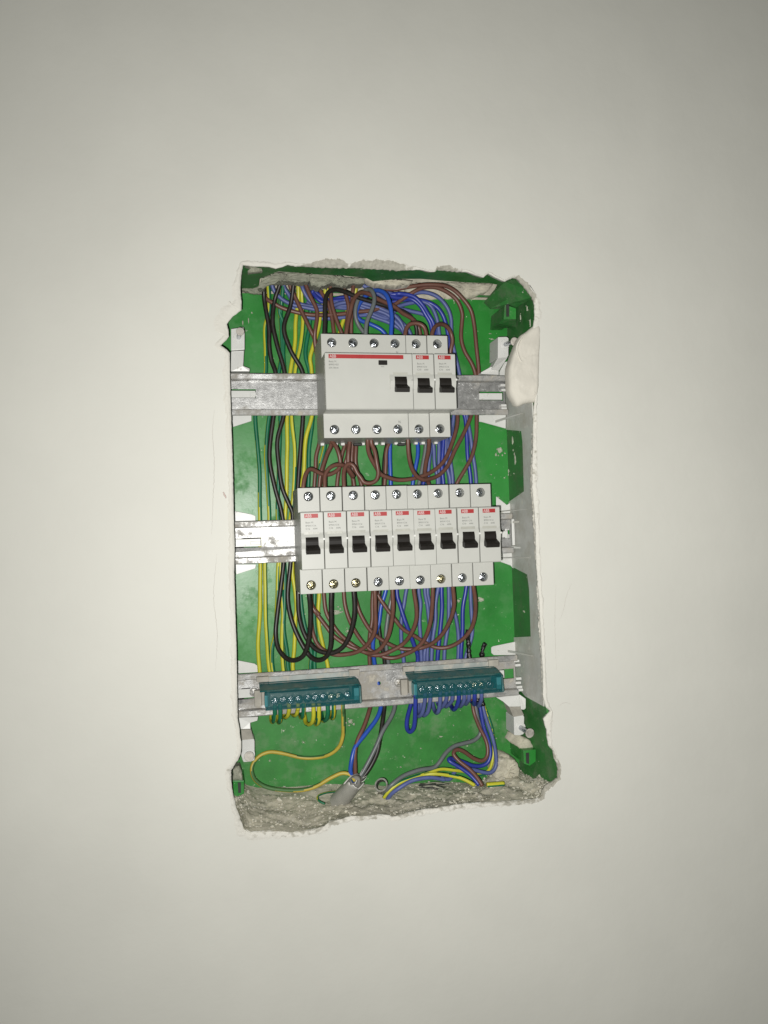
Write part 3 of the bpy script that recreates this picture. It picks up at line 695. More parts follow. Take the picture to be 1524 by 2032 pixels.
# ------------------------------------------------------------------ breakers
def screw_mesh(r=3.5):
    """domed pan head with a cross recess, facing -Y"""
    V = []; F = []; n = 28
    a, l_ = r * .15, r * .66
    cross = [(a, a), (a, l_), (-a, l_), (-a, a), (-l_, a), (-l_, -a), (-a, -a), (-a, -l_), (a, -l_), (a, -a), (l_, -a), (l_, a)]
    def dome(x, z): return -1.1 * (1 - (x * x + z * z) / (r * r))
    rings = [.80]
    rim_ = [(r * .76 * math.cos(2 * math.pi * k / n), r * .76 * math.sin(2 * math.pi * k / n)) for k in range(n)]
    tri = tessellate_polygon([[Vector((x, z, 0)) for x, z in rim_], [Vector((x, z, 0)) for x, z in cross]])
    V = [(x, dome(x, z), z) for x, z in rim_] + [(x, dome(x, z), z) for x, z in cross]
    F = [tuple(t) for t in tri]
    b0 = len(V); V += [(x * .6, 1.4, z * .6) for x, z in cross]
    for k in range(12): F.append((n + k, n + (k + 1) % 12, b0 + (k + 1) % 12, b0 + k))
    F.append(tuple(range(b0, b0 + 12)))
    prev = 0
    for sc_, dy in ((.92, -.12), (1., .5), (1., 3.5)):
        c0 = len(V); V += [(x / .76 * sc_, dy, z / .76 * sc_) for x, z in rim_]
        for k in range(n): F.append((prev + k, prev + (k + 1) % n, c0 + (k + 1) % n, c0 + k))
        prev = c0
    return fix(V, F)
SV, SF = screw_mesh()
def make_me(name, V, F, m, smooth=False):
    me = bpy.data.meshes.new(name); me.from_pydata([Vector(v) * S for v in V], [], F); me.materials.append(m)
    if smooth: me.polygons.foreach_set("use_smooth", [True] * len(me.polygons))
    return me
screwS = make_me('screw_steel', SV, SF, M['steel']); screwB = make_me('screw_brass', SV, SF, M['brass'])
screwD = make_me('screw_dull', SV, SF, mat('dull_screw', (.46, .45, .42), .5, metal=.6, var=.1, vscale=300))
def put(me, name, loc, parent, rot=(0, 0, 0)):
    o = bpy.data.objects.new(name, me); COL.objects.link(o); o.parent = parent; o.location = Vector(loc) * S; o.rotation_euler = rot; return o
_txt = {}
def text_me(s, size, m):
    k = (s, size, m.name)
    if k in _txt: return _txt[k]
    cu = bpy.data.curves.new('t', 'FONT'); cu.body = s; cu.size = size * S; cu.extrude = .00002; cu.resolution_u = 2
    ob = bpy.data.objects.new('t', cu); COL.objects.link(ob)
    dg = bpy.context.evaluated_depsgraph_get(); me = bpy.data.meshes.new_from_object(ob.evaluated_get(dg)); me.name = 'lettering'
    bpy.data.objects.remove(ob); me.materials.clear(); me.materials.append(m); _txt[k] = me; return me
def text(s, size, loc, m, parent, sx=1., bold=0):
    o = put(text_me(s, size, m), 'lettering', loc, parent, (math.pi / 2, 0, 0)); o.scale = (sx, 1, 1); return o
HZ = 34.6
def shoulder_plate(x0, x1, z0, z1, Y, holes, rh=3.7, dep=6.5):
    """front plate with round screw wells"""
    V = []; F = []; lists = [[Vector((x0, z0, 0)), Vector((x1, z0, 0)), Vector((x1, z1, 0)), Vector((x0, z1, 0))]]
    n = 24
    for hx, hz in holes: lists.append([Vector((hx + rh * math.cos(2 * math.pi * k / n), hz + rh * math.sin(2 * math.pi * k / n), 0)) for k in range(n)])
    tri = tessellate_polygon(lists); flat = [q for l_ in lists for q in l_]
    V = [(q.x, Y, q.y) for q in flat]; F = [tuple(t) for t in tri]
    for h in range(len(holes)):
        b0 = 4 + h * n; c0 = len(V)
        V += [(flat[b0 + k].x, Y + dep, flat[b0 + k].y) for k in range(n)]
        for k in range(n): F.append((b0 + k, b0 + (k + 1) % n, c0 + (k + 1) % n, c0 + k))
        F.append(tuple(range(c0, c0 + n)))
    return V, F
YS, YN = -40.5, -60.0
ZSH, ZN = 41.3, 21.9
def housing_mesh(w_, holes_x, collar=True):
    """side profile extruded over the width, with wells in both shoulders"""
    prof = [(5, -38), (5, -19), (-1.5, -18.4), (-1.5, 18.4), (5, 19), (5, ZSH), (YS, ZSH), (YS, ZN + .2), (YN + .7, ZN), (YN, ZN - .7), (YN, 6.2)]
    for k in range(9 if collar else 0):         # rounded collar round the toggle
        t = math.pi * (k / 8); prof.append((YN + .3 - 1.7 * math.sin(t), 5.9 - 11.8 * k / 8))
    prof += [(YN, -6.2), (YN, -ZN + .7), (YN + .7, -ZN), (YS, -ZN - .2), (YS, -ZSH), (2, -ZSH)]
    n = len(prof); V = [(0, y, z) for y, z in prof] + [(w_, y, z) for y, z in prof]; F = []
    tri = tessellate_polygon([[Vector((y, z, 0)) for y, z in prof]])
    for t in tri: F.append(tuple(t)); F.append(tuple(i + n for i in t))
    for k in range(n):
        a, b_ = prof[k], prof[(k + 1) % n]
        if abs(a[0] - YS) < .01 and abs(b_[0] - YS) < .01: continue
        F.append((k, k + n, (k + 1) % n + n, (k + 1) % n))
    parts = [(V, F)]
    parts.append(shoulder_plate(0, w_, ZN + .2, ZSH, YS, [(x, HZ) for x in holes_x]))
    parts.append(shoulder_plate(0, w_, -ZSH, -ZN - .2, YS, [(x, -HZ) for x in holes_x]))
    V, F = merge(parts); return fix(V, F, weld=True)
W1 = 17.02
hv, hf = housing_mesh(W1, [W1 / 2])
me_h = make_me('breaker_housing', hv, hf, M['module'])
rv2, rf2 = housing_mesh(68.4, [W1 / 2, W1 / 2 + 17.1, W1 / 2 + 34.2, W1 / 2 + 51.3], False)
me_r = make_me('residual_housing', rv2, rf2, M['module'])
def toggle_mesh(w_=9.6):
    pr = []
    for k in range(10):
        t = math.radians(66 - k * 9.5); pr.append((-54.3 - 8.1 * math.cos(t), 8.1 * math.sin(t) - 2.0))
    pr = [p_ for p_ in pr if p_[1] > -4.2]
    pr += [(-63.6, -4.6), (-67.2, -6.4), (-67.8, -7.3), (-67.2, -9.8), (-66.2, -10.2), (-59.5, -8.8), (-55, -8)]
    n = len(pr); V = []
    for y, z in pr:
        fl = .55 if y < -66 else (.25 if y < -63.5 else 0)
        V.append((-w_ / 2 - fl * .6, y, z))
    for y, z in pr:
        fl = .55 if y < -66 else (.25 if y < -63.5 else 0)
        V.append((w_ / 2 + fl, y, z))
    F = []
    tri = tessellate_polygon([[Vector((y, z, 0)) for y, z in pr]])
    for t in tri: F.append(tuple(t)); F.append(tuple(i + n for i in t))
    for k in range(n): F.append((k, k + n, (k + 1) % n + n, (k + 1) % n))
    return fix(V, F)
tv, tf = toggle_mesh(); me_t = make_me('toggle_switch', tv, tf, M['toggle'])
v, f = box((-5.8, -60.25, 4.9), (5.8, -58, 6.9)); me_sl = make_me('toggle_slot', v, f, M['side'])
v, f = box((0, 0, 0), (10.4, .12, 3.1)); me_red = make_me('label_stripe', v, f, M['red'])
v, f = box((0, 0, 0), (58.6, .12, 3.1)); me_red2 = make_me('wide_label_stripe', v, f, M['red'])
v, f = box((0, 0, 0), (3.6, .1, 1.5)); me_blk = make_me('rating_box', v, f, M['side'])
v, f = cyl((0, 0, 0), (0, -1, 0), .8, .5, 12); v, f = fix(v, f); me_riv = make_me('side_rivet', v, f, M['whitep'])
# jaw under the lower terminals: pale clip with the black cable mouth
def jaw(parent, x0, w_):
    v, f = box((x0 + 1.2, -7, -ZSH - 2.0), (x0 + 4.2, -1, -ZSH)); mesh('rail_latch', v, f, M['whitep'], parent, bevel=.2, local=True)
    v, f = box((x0 + w_ - 4.4, -7, -ZSH - 1.8), (x0 + w_ - 1.6, -1, -ZSH)); mesh('rail_latch', v, f, M['whitep'], parent, bevel=.2, local=True)
def breaker(x0, z0, label, group, screws=('S', 'S'), rot=0., mark='C16', seed=0, deep=(3.0, 2.2)):
    rnd = random.Random(seed)
    T = thing('circuit_breaker', (x0, 0, z0), label, 'breaker', group)
    o = put(me_h, 'housing', (0, 0, 0), T); md = o.modifiers.new('b', 'BEVEL'); md.width = .28 * S; md.segments = 2; md.limit_method = 'ANGLE'; md.angle_limit = math.radians(50)
    put(me_t, 'toggle_switch', (W1 / 2 - .45, 0, .2 + rnd.uniform(-.15, .15)), T)
    put(me_sl, 'toggle_slot', (W1 / 2 - .45, 0, 0), T)
    put(me_red, 'label_stripe', (2.9, YN - .1, 17.4), T)
    text('ABB', 3.5, (3.5, YN - .16, 17.8), M['whitepr'], T, 0.78)
    text('Basic M', 1.9, (3.6, YN - .06, 13.3), M['greypr'], T)
    text('BMS411' + mark, 1.85, (3.6, YN - .06, 10.9), M['greypr'], T, .86)
    text(mark, 1.9, (3.6, YN - .06, 8.6), M['greypr'], T)
    text('6000', 1.7, (9.2, YN - .06, 8.65), M['greypr'], T)
    for k, zz in enumerate((HZ, -HZ)):
        me = screwS if screws[k] == 'S' else screwB
        put(me, 'terminal_screw', (W1 / 2, YS + deep[k] + rnd.uniform(-.6, .6), zz), T, (rnd.uniform(-.08, .08), rnd.uniform(0, 1.5), rnd.uniform(-.08, .08)))
    put(me_riv, 'side_rivet', (W1 + .1, YN - 1.0, 1.2), T)
    jaw(T, 0, W1)
    T.rotation_euler = (0, rot, 0)
    return T
g2 = 'nine circuit breakers side by side on the middle rail'
xs = [4.6, 22.25, 40.0, 57.8, 75.15, 92.3, 109.6, 127.65, 145.45]
labs = ['first breaker from the left in the lower row, its grey side wall showing', 'second breaker from the left in the lower row, black wire under its yellowish bottom screw',
        'third breaker from the left in the lower row, bottom wire the rightmost black loop', 'fourth breaker from the left in the lower row, brown loop leaving its bottom terminal',
        'middle, fifth breaker of the lower row, with four neighbours on each side', 'sixth breaker from the left in the lower row, just right of the middle one',
        'seventh breaker from the left in the lower row, the last before the wide gap', 'second breaker from the right in the lower row, slim gap on both its sides',
        'rightmost breaker of the lower row, next to the green panel']
for k, x in enumerate(xs):
    breaker(x, Z2 + [0, .1, .15, 0, .1, -.1, .1, .2, .1][k], labs[k], g2, ('S', 'B' if k in (0, 1, 2, 6) else 'S'), [0, 0, .002, -.001, 0, .001, 0, .004, .002][k], 'C16', 10 + k,
            (2.4, 2.0) if k < 2 else (3.2, 2.4) if k < 6 else (4.6, 2.8))
g1 = 'two circuit breakers beside the residual current breaker'
breaker(95.5, Z1 - .5, 'narrow breaker directly right of the wide residual current breaker', g1, ('S', 'S'), 0, 'C10', 31, (5.2, 2.4))
breaker(113.2, Z1 - .3, 'rightmost narrow breaker of the upper row, beside bare rail', g1, ('S', 'S'), .003, 'C16', 32, (5.4, 2.8))
RT = thing('residual_current_breaker', (26.8, 0, Z1 - .5), 'wide four pole breaker with long red stripe, test button and one toggle', 'breaker')
o = put(me_r, 'housing', (0, 0, 0), RT); md = o.modifiers.new('b', 'BEVEL'); md.width = .35 * S; md.segments = 2; md.limit_method = 'ANGLE'; md.angle_limit = math.radians(50)
put(me_t, 'toggle_switch', (58.6, 0, .6), RT); put(me_sl, 'toggle_slot', (58.6, 0, 0), RT)
put(me_red2, 'label_stripe', (2.9, YN - .1, 17.4), RT)
text('ABB', 3.5, (3.7, YN - .16, 17.8), M['whitepr'], RT, .8)
text('Basic M', 1.9, (2.9, YN - .06, 14.3), M['greypr'], RT); text('BMF51425', 1.85, (2.9, YN - .06, 11.9), M['greypr'], RT, .95); text('25A 30mA', 1.8, (2.9, YN - .06, 9.5), M['greypr'], RT, .95)
text('TEST', 1.4, (43.2, YN - .06, 10.9), M['greypr'], RT)
text('N', 3.0, (60.2, YS - .04, 26.2), M['greypr'], RT, .8); text('N', 3.0, (60.2, YS - .04, -29.8), M['greypr'], RT, .8)
v, f = box((41.6, YN - .5, 12.6), (48.6, YN + 1, 16.3)); mesh('test_button', v, f, M['toggle'], RT, bevel=.4, local=True)
cp = [(YN + .5, 6.2)] + [(YN + .3 - 1.7 * math.sin(math.pi * k / 8), 5.9 - 11.8 * k / 8) for k in range(9)] + [(YN + .5, -6.2)]
n = len(cp); v = [(50.2, y, z) for y, z in cp] + [(68.4, y, z) for y, z in cp]; f = [(k, k + n, (k + 1) % n + n, (k + 1) % n) for k in range(n)] + [tuple(range(n)), tuple(range(n, 2 * n))]
v, f = fix(v, f); mesh('toggle_collar', v, f, M['module'], RT, local=True)
v, f = box((50.0, -60.22, -6.4), (50.4, -59, 6.0)); mesh('collar_edge', v, f, M['side'], RT, local=True)
text('I', 1.8, (51.2, YN - 1.55, .2), M['toggle'], RT)
text('O', 1.8, (67.0, YN - 1.55, .2), M['greypr'], RT)
for k in range(4):
    for zz, dd in ((HZ, 2.6), (-HZ, 2.0)):
        put(screwS, 'terminal_screw', (W1 / 2 + 17.1 * k, YS + dd, zz), RT, (random.uniform(-.08, .08), random.uniform(0, 1.5), random.uniform(-.08, .08)))
    jaw(RT, 17.1 * k, 17.1)
# ribbed inner face of the residual breaker's left side
for k in range(22):
    z = -18 + k * 1.65; v, f = box((-.25, -58.5, z), (0.02, -50, z + .8)); mesh('side_rib', v, f, M['side'], RT, local=True)
# black cable mouths hanging below a few terminals
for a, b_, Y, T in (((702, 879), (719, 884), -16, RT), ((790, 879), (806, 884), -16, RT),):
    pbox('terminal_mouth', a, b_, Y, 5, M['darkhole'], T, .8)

# ------------------------------------------------------------------ terminal blocks
def terminal_block(xl, zc, label):
    L_ = 77.0
    T = thing('terminal_block', (xl, 0, zc), label, 'terminal block', 'two teal terminal blocks on the lowest rail')
    def lm(name, parts, m, bevel=.3):
        v, f = merge(parts); v, f = fix(v, f); return mesh(name, v, f, M[m], T, bevel=bevel, local=True)
    def ext(pr, x0, x1):
        n = len(pr); V = [(x0, y, z) for y, z in pr] + [(x1, y, z) for y, z in pr]; F = []
        for t in tessellate_polygon([[Vector((y, z, 0)) for y, z in pr]]): F.append(tuple(t)); F.append(tuple(i + n for i in t))
        for k in range(n): F.append((k, k + n, (k + 1) % n + n, (k + 1) % n))
        return V, F
    lm('carrier', [box((4, -2.2, 6), (L_ - 4, 3, 14.2))], 'railplate')
    lm('mounting_foot', [box((-8, -3, -9), (-2.5, 2, 4)), box((-2.5, -8, -7), (0, 2, 4))], 'dustfoot')
    lm('mounting_foot', [box((-6, -4, 11), (4, 0, 15)), ], 'dustfoot')
    lm('mounting_foot', [box((L_ - 7, -4, 10), (L_ + 2, 0, 15.5))], 'dustfoot')
    lm('roof', [ext([(-3, 9.2), (-2.6, 8.0), (-16.5, 5.0), (-17.4, 6.2)], -4, L_ - 1.0)], 'tealtop')
    lm('roof_bead', [ext([(-3.2, 9.4), (-4.2, 10.2), (-2.6, 10.4), (-2.2, 9.2)], -4.2, L_ - 2)], 'tealtop')
    lm('front_cover', [ext([(-17.2, 5.3), (-18.2, 4.4), (-19.6, -9.2), (-18.9, -9.4), (-17.0, 4.2)], 0, L_)], 'teal')
    lm('bottom_cover', [ext([(-19.4, -9.1), (-4, -9.9), (-4, -9.2), (-19, -8.5)], 0, L_)], 'teal')
    lm('end_cap', [box((-.4, -18.4, -6.5), (2.0, -3, 2.6))], 'tealcap')
    lm('end_cap', [ext([(-17.6, 4.6), (-19.9, -8.6), (-3, -9), (-3, 8)], L_ - 1.2, L_ + .4)], 'tealtop')
    lm('end_cap', [box((L_ - 5.5, -18.0, -6.6), (L_ - 1.4, -6, 3.2))], 'tealcap')
    lm('brass_bar', [box((4, -11, -8), (L_ - 8, -4, 2.5))], 'bar')
    lm('back_web', [ext([(-4, -9), (-4, 8.4), (-3, 8.4), (-3, -9)], 1, L_ - 2)], 'tealtop')
    for k in range(10):
        v, f = cyl((7.6 + 6.5 * k, -13.2, -2.9), (0, 1, 0), 3.0, 3, 18); v2, f2 = cyl((7.6 + 6.5 * k, -16.6, -2.9), (0, 1, 0), 3.15, 6, 18, caps=False)
        v, f = fix(*merge([(v, f)])); mesh('socket', *fix(*merge([(v, f), (v2, f2)])), M['bar'], T, local=True)
        o = put(screwS if k not in (7, 8) else screwB, 'terminal_screw', (7.6 + 6.5 * k, -15.2, -2.9), T, (random.uniform(-.15, .15), random.uniform(0, 1.5), random.uniform(-.15, .15))); o.scale = (.95, .95, .95)
    # little domes moulded over the screws
    for k in range(10):
        V, F = [], []; n = 12; c = Vector((7.6 + 6.5 * k, -18.4 - .05 * 1, -2.9))
        for r_ in range(4):
            ph = r_ / 3 * math.pi / 2
            for a in range(n): V.append(c + Vector((2.7 * math.cos(ph) * math.cos(a * 2 * math.pi / n), -1.1 * math.sin(ph), 2.7 * math.cos(ph) * math.sin(a * 2 * math.pi / n))))
        for r_ in range(3):
            for a in range(n): F.append((r_ * n + a, r_ * n + (a + 1) % n, (r_ + 1) * n + (a + 1) % n, (r_ + 1) * n + a))
        mesh('screw_dome', V, F, M['tealdome'], T, smooth=True, local=True)
    return T
M['railplate'] = mat('dusty_carrier', (.33, .36, .34), .6, metal=.2, var=.1, vscale=120, dust=[((.44, .42, .37), .5, 90, .1)])
M['dustfoot'] = mat('dusty_grey_foot', (.37, .35, .30), .7, var=.12, vscale=90, dust=[((.30, .29, .25), .6, 150, .1)])
M['tealdome'] = mat('clear_teal_dome', (.04, .20, .24), .06, alpha=.14, coat=1.)
xa = P(527, 1409, -19).x; xb = P(824, 1385, -19).x
terminal_block(xa, Z3, 'left teal terminal block with green and yellow wires looping into it')
terminal_block(xb, Z3, 'right teal terminal block with blue wires looping into it')
# screws through the lowest rail, parts of that rail
for q in ('E355,1157', 'F215,1080'):
    x, y, _ = px(q); a = P(x, y, 2)
    o = put(screwD, 'rail_screw', (0, 0, 0), R3, (0, .7, 0)); o.location = a * S - R3.location
    v, f = cyl((a.x, 3, a.z), (0, 1, 0), 4.2, 1.2, 24); v, f = fix(v, f); mesh('washer', v, f, M['railfl'], R3)

# ------------------------------------------------------------------ mounting brackets
def bracket(label, pieces, stud, group='white brackets that fix the rails to the box corners'):
    pp = [px(q) for q in pieces[0][0].split()]
    T = thing('mounting_bracket', P(pp[0][0], pp[0][1], 10), label, 'bracket', group)
    for nm, (pts, dep, m) in zip(('bracket_head', 'bracket_neck', 'bracket_foot', 'bracket_rib'), pieces): poly_part(nm, pts, dep, M[m], T, .5)
    a, b_, r_, hr = stud
    A_ = P(*px(a)[:2], px(a)[2]); B_ = P(*px(b_)[:2], px(b_)[2])
    v, f = cyl(A_ + Vector((0, .3, 0)), (0, -1, 0), r_ * 2.1, .5, 24); v, f = fix(v, f); mesh('washer', v, f, M['whitep'], T, bevel=.2)
    v, f = tube(spline([A_ + Vector((0, 3, 0)), A_.lerp(B_, .4), B_], .8), r_, 12); v, f = fix(v, f); mesh('screw_shank', v, f, M['steel'], T, smooth=True)
    ax = (B_ - A_).normalized() if (B_ - A_).length > 2 else Vector((0, -1, 0))
    v, f = cyl(B_ - ax * .5, ax, hr * .8, 2.4, 20, hr); v, f = fix(v, f); mesh('screw_head', v, f, M['crustsc'], T, bevel=.5)
    return T
M['crustsc'] = mat('cement_crusted_screw', (.50, .47, .42), .6, metal=.2, var=.2, vscale=200, bump=.6, bscale=500)
bracket('white plastic bracket with screw at the top left of the box', [
    ('t170,1500,-6 t400,1470,-6 t420,1560,-6 t420,1880,-6 t170,1900,-6', 16, 'whitep'),
    ('A163,878,-5 A272,872,-5 A268,960,0 A265,1000,2 A320,1020,3 A320,1046,3 A160,1046,3', 8, 'whitep')], ('t305,1660,-6', 't335,1560,-22', 1.9, 3.4))
bracket('white plastic bracket with screw at the top right of the box beside the plaster lump', [
    ('n325,242,-12 n470,238,-12 n503,265,-12 n500,560,-12 n470,592,-12 n322,592,-12', 22, 'whitep'),
    ('n322,592,-12 n490,580,-12 n340,810,0 n210,790,0', 14, 'whitep'),
    ('n40,835,2 n210,740,0 n340,800,0 n340,880,2 n45,865,2', 12, 'whitep'),
    ('n350,830,10 n440,660,4 n500,650,4 n500,885,4 n350,885,10', 5, 'whitep')], ('n440,365,-12', 'n585,325,-26', 1.9, 3.8))
bracket('white plastic bracket with large screw at the bottom left of the box', [
    ('r272,600,-6 r435,585,-6 r442,620,-6 r442,870,-6 r400,888,-6 r292,895,-6 r272,850,-6', 16, 'whitep'),
    ('r258,460,0 r395,455,0 r430,590,-6 r270,602,-6', 10, 'dustfoot'),
    ('r220,298,3 r490,288,3 r480,340,3 r385,368,3 r388,462,2 r258,466,2', 7, 'whitep')], ('r355,790,-6', 'r365,815,-14', 2.6, 4.1))
bracket('white plastic bracket with protruding screw at the bottom right of the box', [
    ('o358,972,-8 o470,952,-8 o482,975,-8 o476,1175,-8 o440,1190,-8 o362,1188,-8', 20, 'whitep'),
    ('o300,850,0 o430,850,0 o482,952,-8 o352,972,-8', 14, 'dustfoot'),
    ('o148,740,4 o425,706,2 o440,850,0 o300,852,0 o230,790,2', 10, 'whitep'),
    ('o425,706,2 o500,758,0 o500,870,0 o480,888,0 o442,884,0', 5, 'whitep')], ('o435,1098,-8', 'o535,1158,-22', 2.2, 4.2))

# ------------------------------------------------------------------ wires
KM = dict(K='black', N='brown', B='blue', D='dblue', L='mblue', S='grey', T='tape')
WIRES = []
def W(kind, label, path, r=1.75, phase=0., amp=0., name=None, group=None):
    WIRES.append((kind, label, path, r, phase, amp, name, group))
gGY = 'green and yellow earth wires'; gB = 'blue neutral wires'; gN = 'brown live wires'; gK = 'black live wires'
# earth wires: top of the box, behind the rails, hooked up into the left terminal block
def hook(bx, by, qx, qy, fx, zt=480):
    return f' s{bx},{by-60},18 s{bx+ (qx-bx)*.35:.0f},{qy-12},8 s{qx},{qy},0 s{qx+(fx-qx)*.7:.0f},{qy-30},-8 s{fx},{qy-90},-11 s{fx},560,-12 s{fx},{zt},-12'
W('Y', 'leftmost earth wire, turning from teal to plain yellow at the left of the box', 'X531,535,14 a240,800,18 a165,1100,20 X527.5,702,20 X527.5,738,20 X512,790,21 X507,822 X511,882 X514.5,942 X516,1033 X516,1118 X514.5,1230 X512,1289 X515.7,1333 X522,1390,21' + hook(232, 640, 262, 712, 290), phase=(80,90,170,165,20,10,20,160), amp=0, group=gGY)
W('Y', 'second earth wire from the left, thin yellow stripe beside the leftmost one', 'a545,150,12 a500,620 a480,850,20 a490,1100 a500,1400 A590,900 X553.5,736 X545,780 C485,100 C460,400 C470,700 C485,985 E450,75 j75,600 j95,1000 E485,975,20' + hook(325, 640, 345, 722, 358), phase=(170,150,150,120,80,50,60,160), amp=0, group=gGY)
W('Y', 'thick yellow earth wire running left of the third black wire near the top', 'A722,270,10 A726,440,16 A705,640,19 A695,830 A660,1045 C630,110 C635,400 C630,700 C615,985 E562,75 E550,400 E530,700 j210,1250 E515,975,20' + hook(402, 560, 425, 660, 470), phase=(0,0,0,0,60,140,90,10), amp=0, group=gGY)
W('Y', 'slim yellow striped earth wire right of the thick yellow one', 'A752,280,12 A756,420,17 A765,640,20 A750,830 A705,1045 C675,110 C700,400 C695,600 C660,985 E580,75 j420,600 j400,900 E605,970,19' + hook(505, 560, 535, 632, 575), phase=(70,60,70,80,110,80,60,10), amp=0, group=gGY)
W('Y', 'teal sided earth wire descending between the first two black wires', 'A612,270,13 a450,800,19 A598,640,20 A600,900 A610,1045 C575,110 C572,300 C562,600 C555,900 C560,985 E610,75 j450,300 j440,900 j500,1400 E640,965,19' + hook(600, 600, 622, 662, 655), phase=(160,170,170,150,120,150,170,110), amp=0, group=gGY)
W('Y', 'broad yellow earth wire that curves in against the wide breaker', 'X646.8,548,12 A950,420,16 A915,560,17 A900,680 A850,850 A828,940 A838,1010,18 C845,100 C790,300 C770,600 C750,700 X592,1030 E680,130 E700,300 E710,500 j668,700 j672,850 j650,1300 E680,960' + hook(652, 660, 720, 745, 778), phase=(0,0,10,0,0,0,10,0), amp=0, group=gGY)
W('Y', 'teal green earth wire just left of the wide breaker', 'A835,280,15 A822,640,21 A790,900 A820,1040 C852,110 C820,400 C812,690 X600,1050 j780,220 j830,700 j900,1000 j1000,1400 E830,945' + hook(790, 660, 808, 745, 842), phase=(170,170,170,180,120,150,170,20), amp=0, group=gGY)
W('Y', 'earth wire with a black spotted yellow side below the wide breaker', 'B-140,300,12 A1205,380 A1110,600,20 A1075,720 X650,800,20 d560,230,20 d500,500 d450,700 d400,1060 X626,1080 j1060,220 j1050,700 j1085,1100 E862,945,20' + hook(868, 650, 905, 705, 955), phase=(0,10,60,170,170,170,170,170), amp=0, group=gGY)
W('Y', 'yellow earth wire right of the black loops under the lower row', 'A965,280,14 A985,500 A1030,720,21 X650,800 d545,300,21 d490,560 d450,900 X630,1080 j1150,200 j1130,500 j1150,900 j1230,1250 E975,940,21' + hook(985, 620, 1010, 672, 1030), phase=(10,20,20,60,10,0,10,100), amp=0, group=gGY)
W('Q', 'single dull yellow wire winding in a wide S below the left terminal block', 's1145,470,-12 s1145,560,-12 k310,100,-8 k312,300,-4 k308,450,0 k250,620,4 k100,740,8 G900,690,12 G750,690,15 G600,655,16 G480,645,16 G390,690,15 G338,770,14 G350,860,10 G430,930,5 G600,965,0 G750,965,-4 G880,930,-6 G1000,860,-7 G1100,820,-8 G1165,838,-9 G1200,890,-9', phase=40, amp=100, r=1.6)
# black
W('K', 'first black wire from the left, looping under into the first lower breaker', 'A440,250,6 A440,420,12 A460,560 A480,700 A482,830 A500,960,14 A530,1045,13 X549,780,13 C520,100,13 C490,300 C485,480 C530,700 C600,985,13 X565,1075,13 E605,75,13 j305,600 j275,1000,10 j330,1300,6 j500,1500,0 j650,1530,-5 j800,1470,-9 j900,1300,-13 j968,900,-18 j975,500,-22 j950,220,-25 X612,1160,-25', 1.9, group=gK)
W('K', 'second black wire from the left, looping under into the second lower breaker', 'A578,250,5 A570,310,6 A530,440,11 A515,640 A545,800 A610,1040,12 X566,780,12 C605,100,12 C555,300 C560,500 C590,700 C650,850 C680,920,11 X578,1075,10 E660,75,10 j520,300,8 j590,700,5 j750,1100,2 j870,1320,0 j950,1440,-2 j1100,1530,-7 j1260,1480,-12 j1360,1300,-16 j1390,900,-20 j1390,400,-24 j1400,190,-25 X657,1160,-25', 1.9, group=gK)
W('K', 'third black wire from the left, looping under into the third lower breaker', 'A694,250,4 A690,300,5 A665,480,9 A605,680 A660,860,10 A760,1045,11 X601,780,11 C765,100,11 C745,400 C725,700,11 X585,1050,10 j728,190,9 j740,600,6 j830,950,2 j950,1180,-1 j1100,1330,-5 j1300,1390,-9 h0,1385,-11 h200,1270,-15 h350,1000,-19 h440,600,-23 h425,170,-25 X700,1160,-25', 1.9, group=gK)
W('K', 'black wire arching from the first pole of the wide breaker to the right', 'X645,680,-22 b35,1230,-22 b48,900,-21 b50,620,-20 b75,480,-18 b130,390,-16 b270,350,-12 b450,400,-8 b700,510,-5 b1000,600,-3 b1300,690,-1 b1500,760,2 c250,770,4 c400,850,6 c500,960,8 c565,1080,9 c580,1270,10 X827,720,11 X800,800,12 e490,230,14 e440,520,15 e415,1050,16 X758,1100,15 h950,150,14 h935,600,14 h940,850,14 h980,1150,14 h1040,1480,15 X764,1345,16 G1450,260,12 k900,250,5 k865,500,-1 k830,700,-4 k720,930,-7 k570,1130,-8 k540,1180,-8', 1.8)
# grey
W('S', 'grey wire curling in a loop above the third pole of the wide breaker', 'X726,680,-22 b872,1220,-22 b900,1000,-22 b990,780,-21 b1040,600,-20 b1035,480,-18 b1000,390,-16 b930,345,-12 b830,400,-7 b720,560,0 b668,750,5 b672,930,8 b740,1100,10 b830,1220,12 X745,700,14 X842,840,18 e1265,300,19 X822,1000,18 h1150,450,16 h1110,700,16 h1080,1000,16 h1090,1300,16 X775,1345,16 k1092,0,10 k1030,180,5 k900,400,0 k820,600,-3 k700,850,-6 k590,1040,-8 k520,1130,-8', 1.8)
W('S', 'long grey wire sweeping over the rubble at the lower right', 'X942,1380,14 X947,1420,12 l710,500,10 l620,600,9 l450,650,7 l320,690,5 l200,790,2 l100,930,-1 l20,1010,-2 H300,800,-4 H170,850,-6 H60,930,-8 H20,970,-5 H0,985,4', 1.8)
# bright blue through wire
W('L', 'bright blue wire rising in an arch from the N pole of the wide breaker', 'X775,680,-22 b1375,1230,-22 b1392,900,-21 b1350,650,-20 b1300,500,-18 b1220,400,-15 b1120,358,-11 b1000,375,-5 b850,500,3 b710,720,10 b690,880,13 b760,970,14 b950,1050,15 b1250,1230,15 X775,720,15 X778,800,15 e560,140,14 e550,500,14 e560,1040,14 X772,1080,14 h1080,120,13 h980,450,13 h930,800,13 h830,1100,14 h830,1500,15 X748,1350,15 k880,0,10 k830,180,4 k650,430,-2 k500,630,-6 k440,850,-9 k425,1010,-9 k480,1150,-8', 1.85)
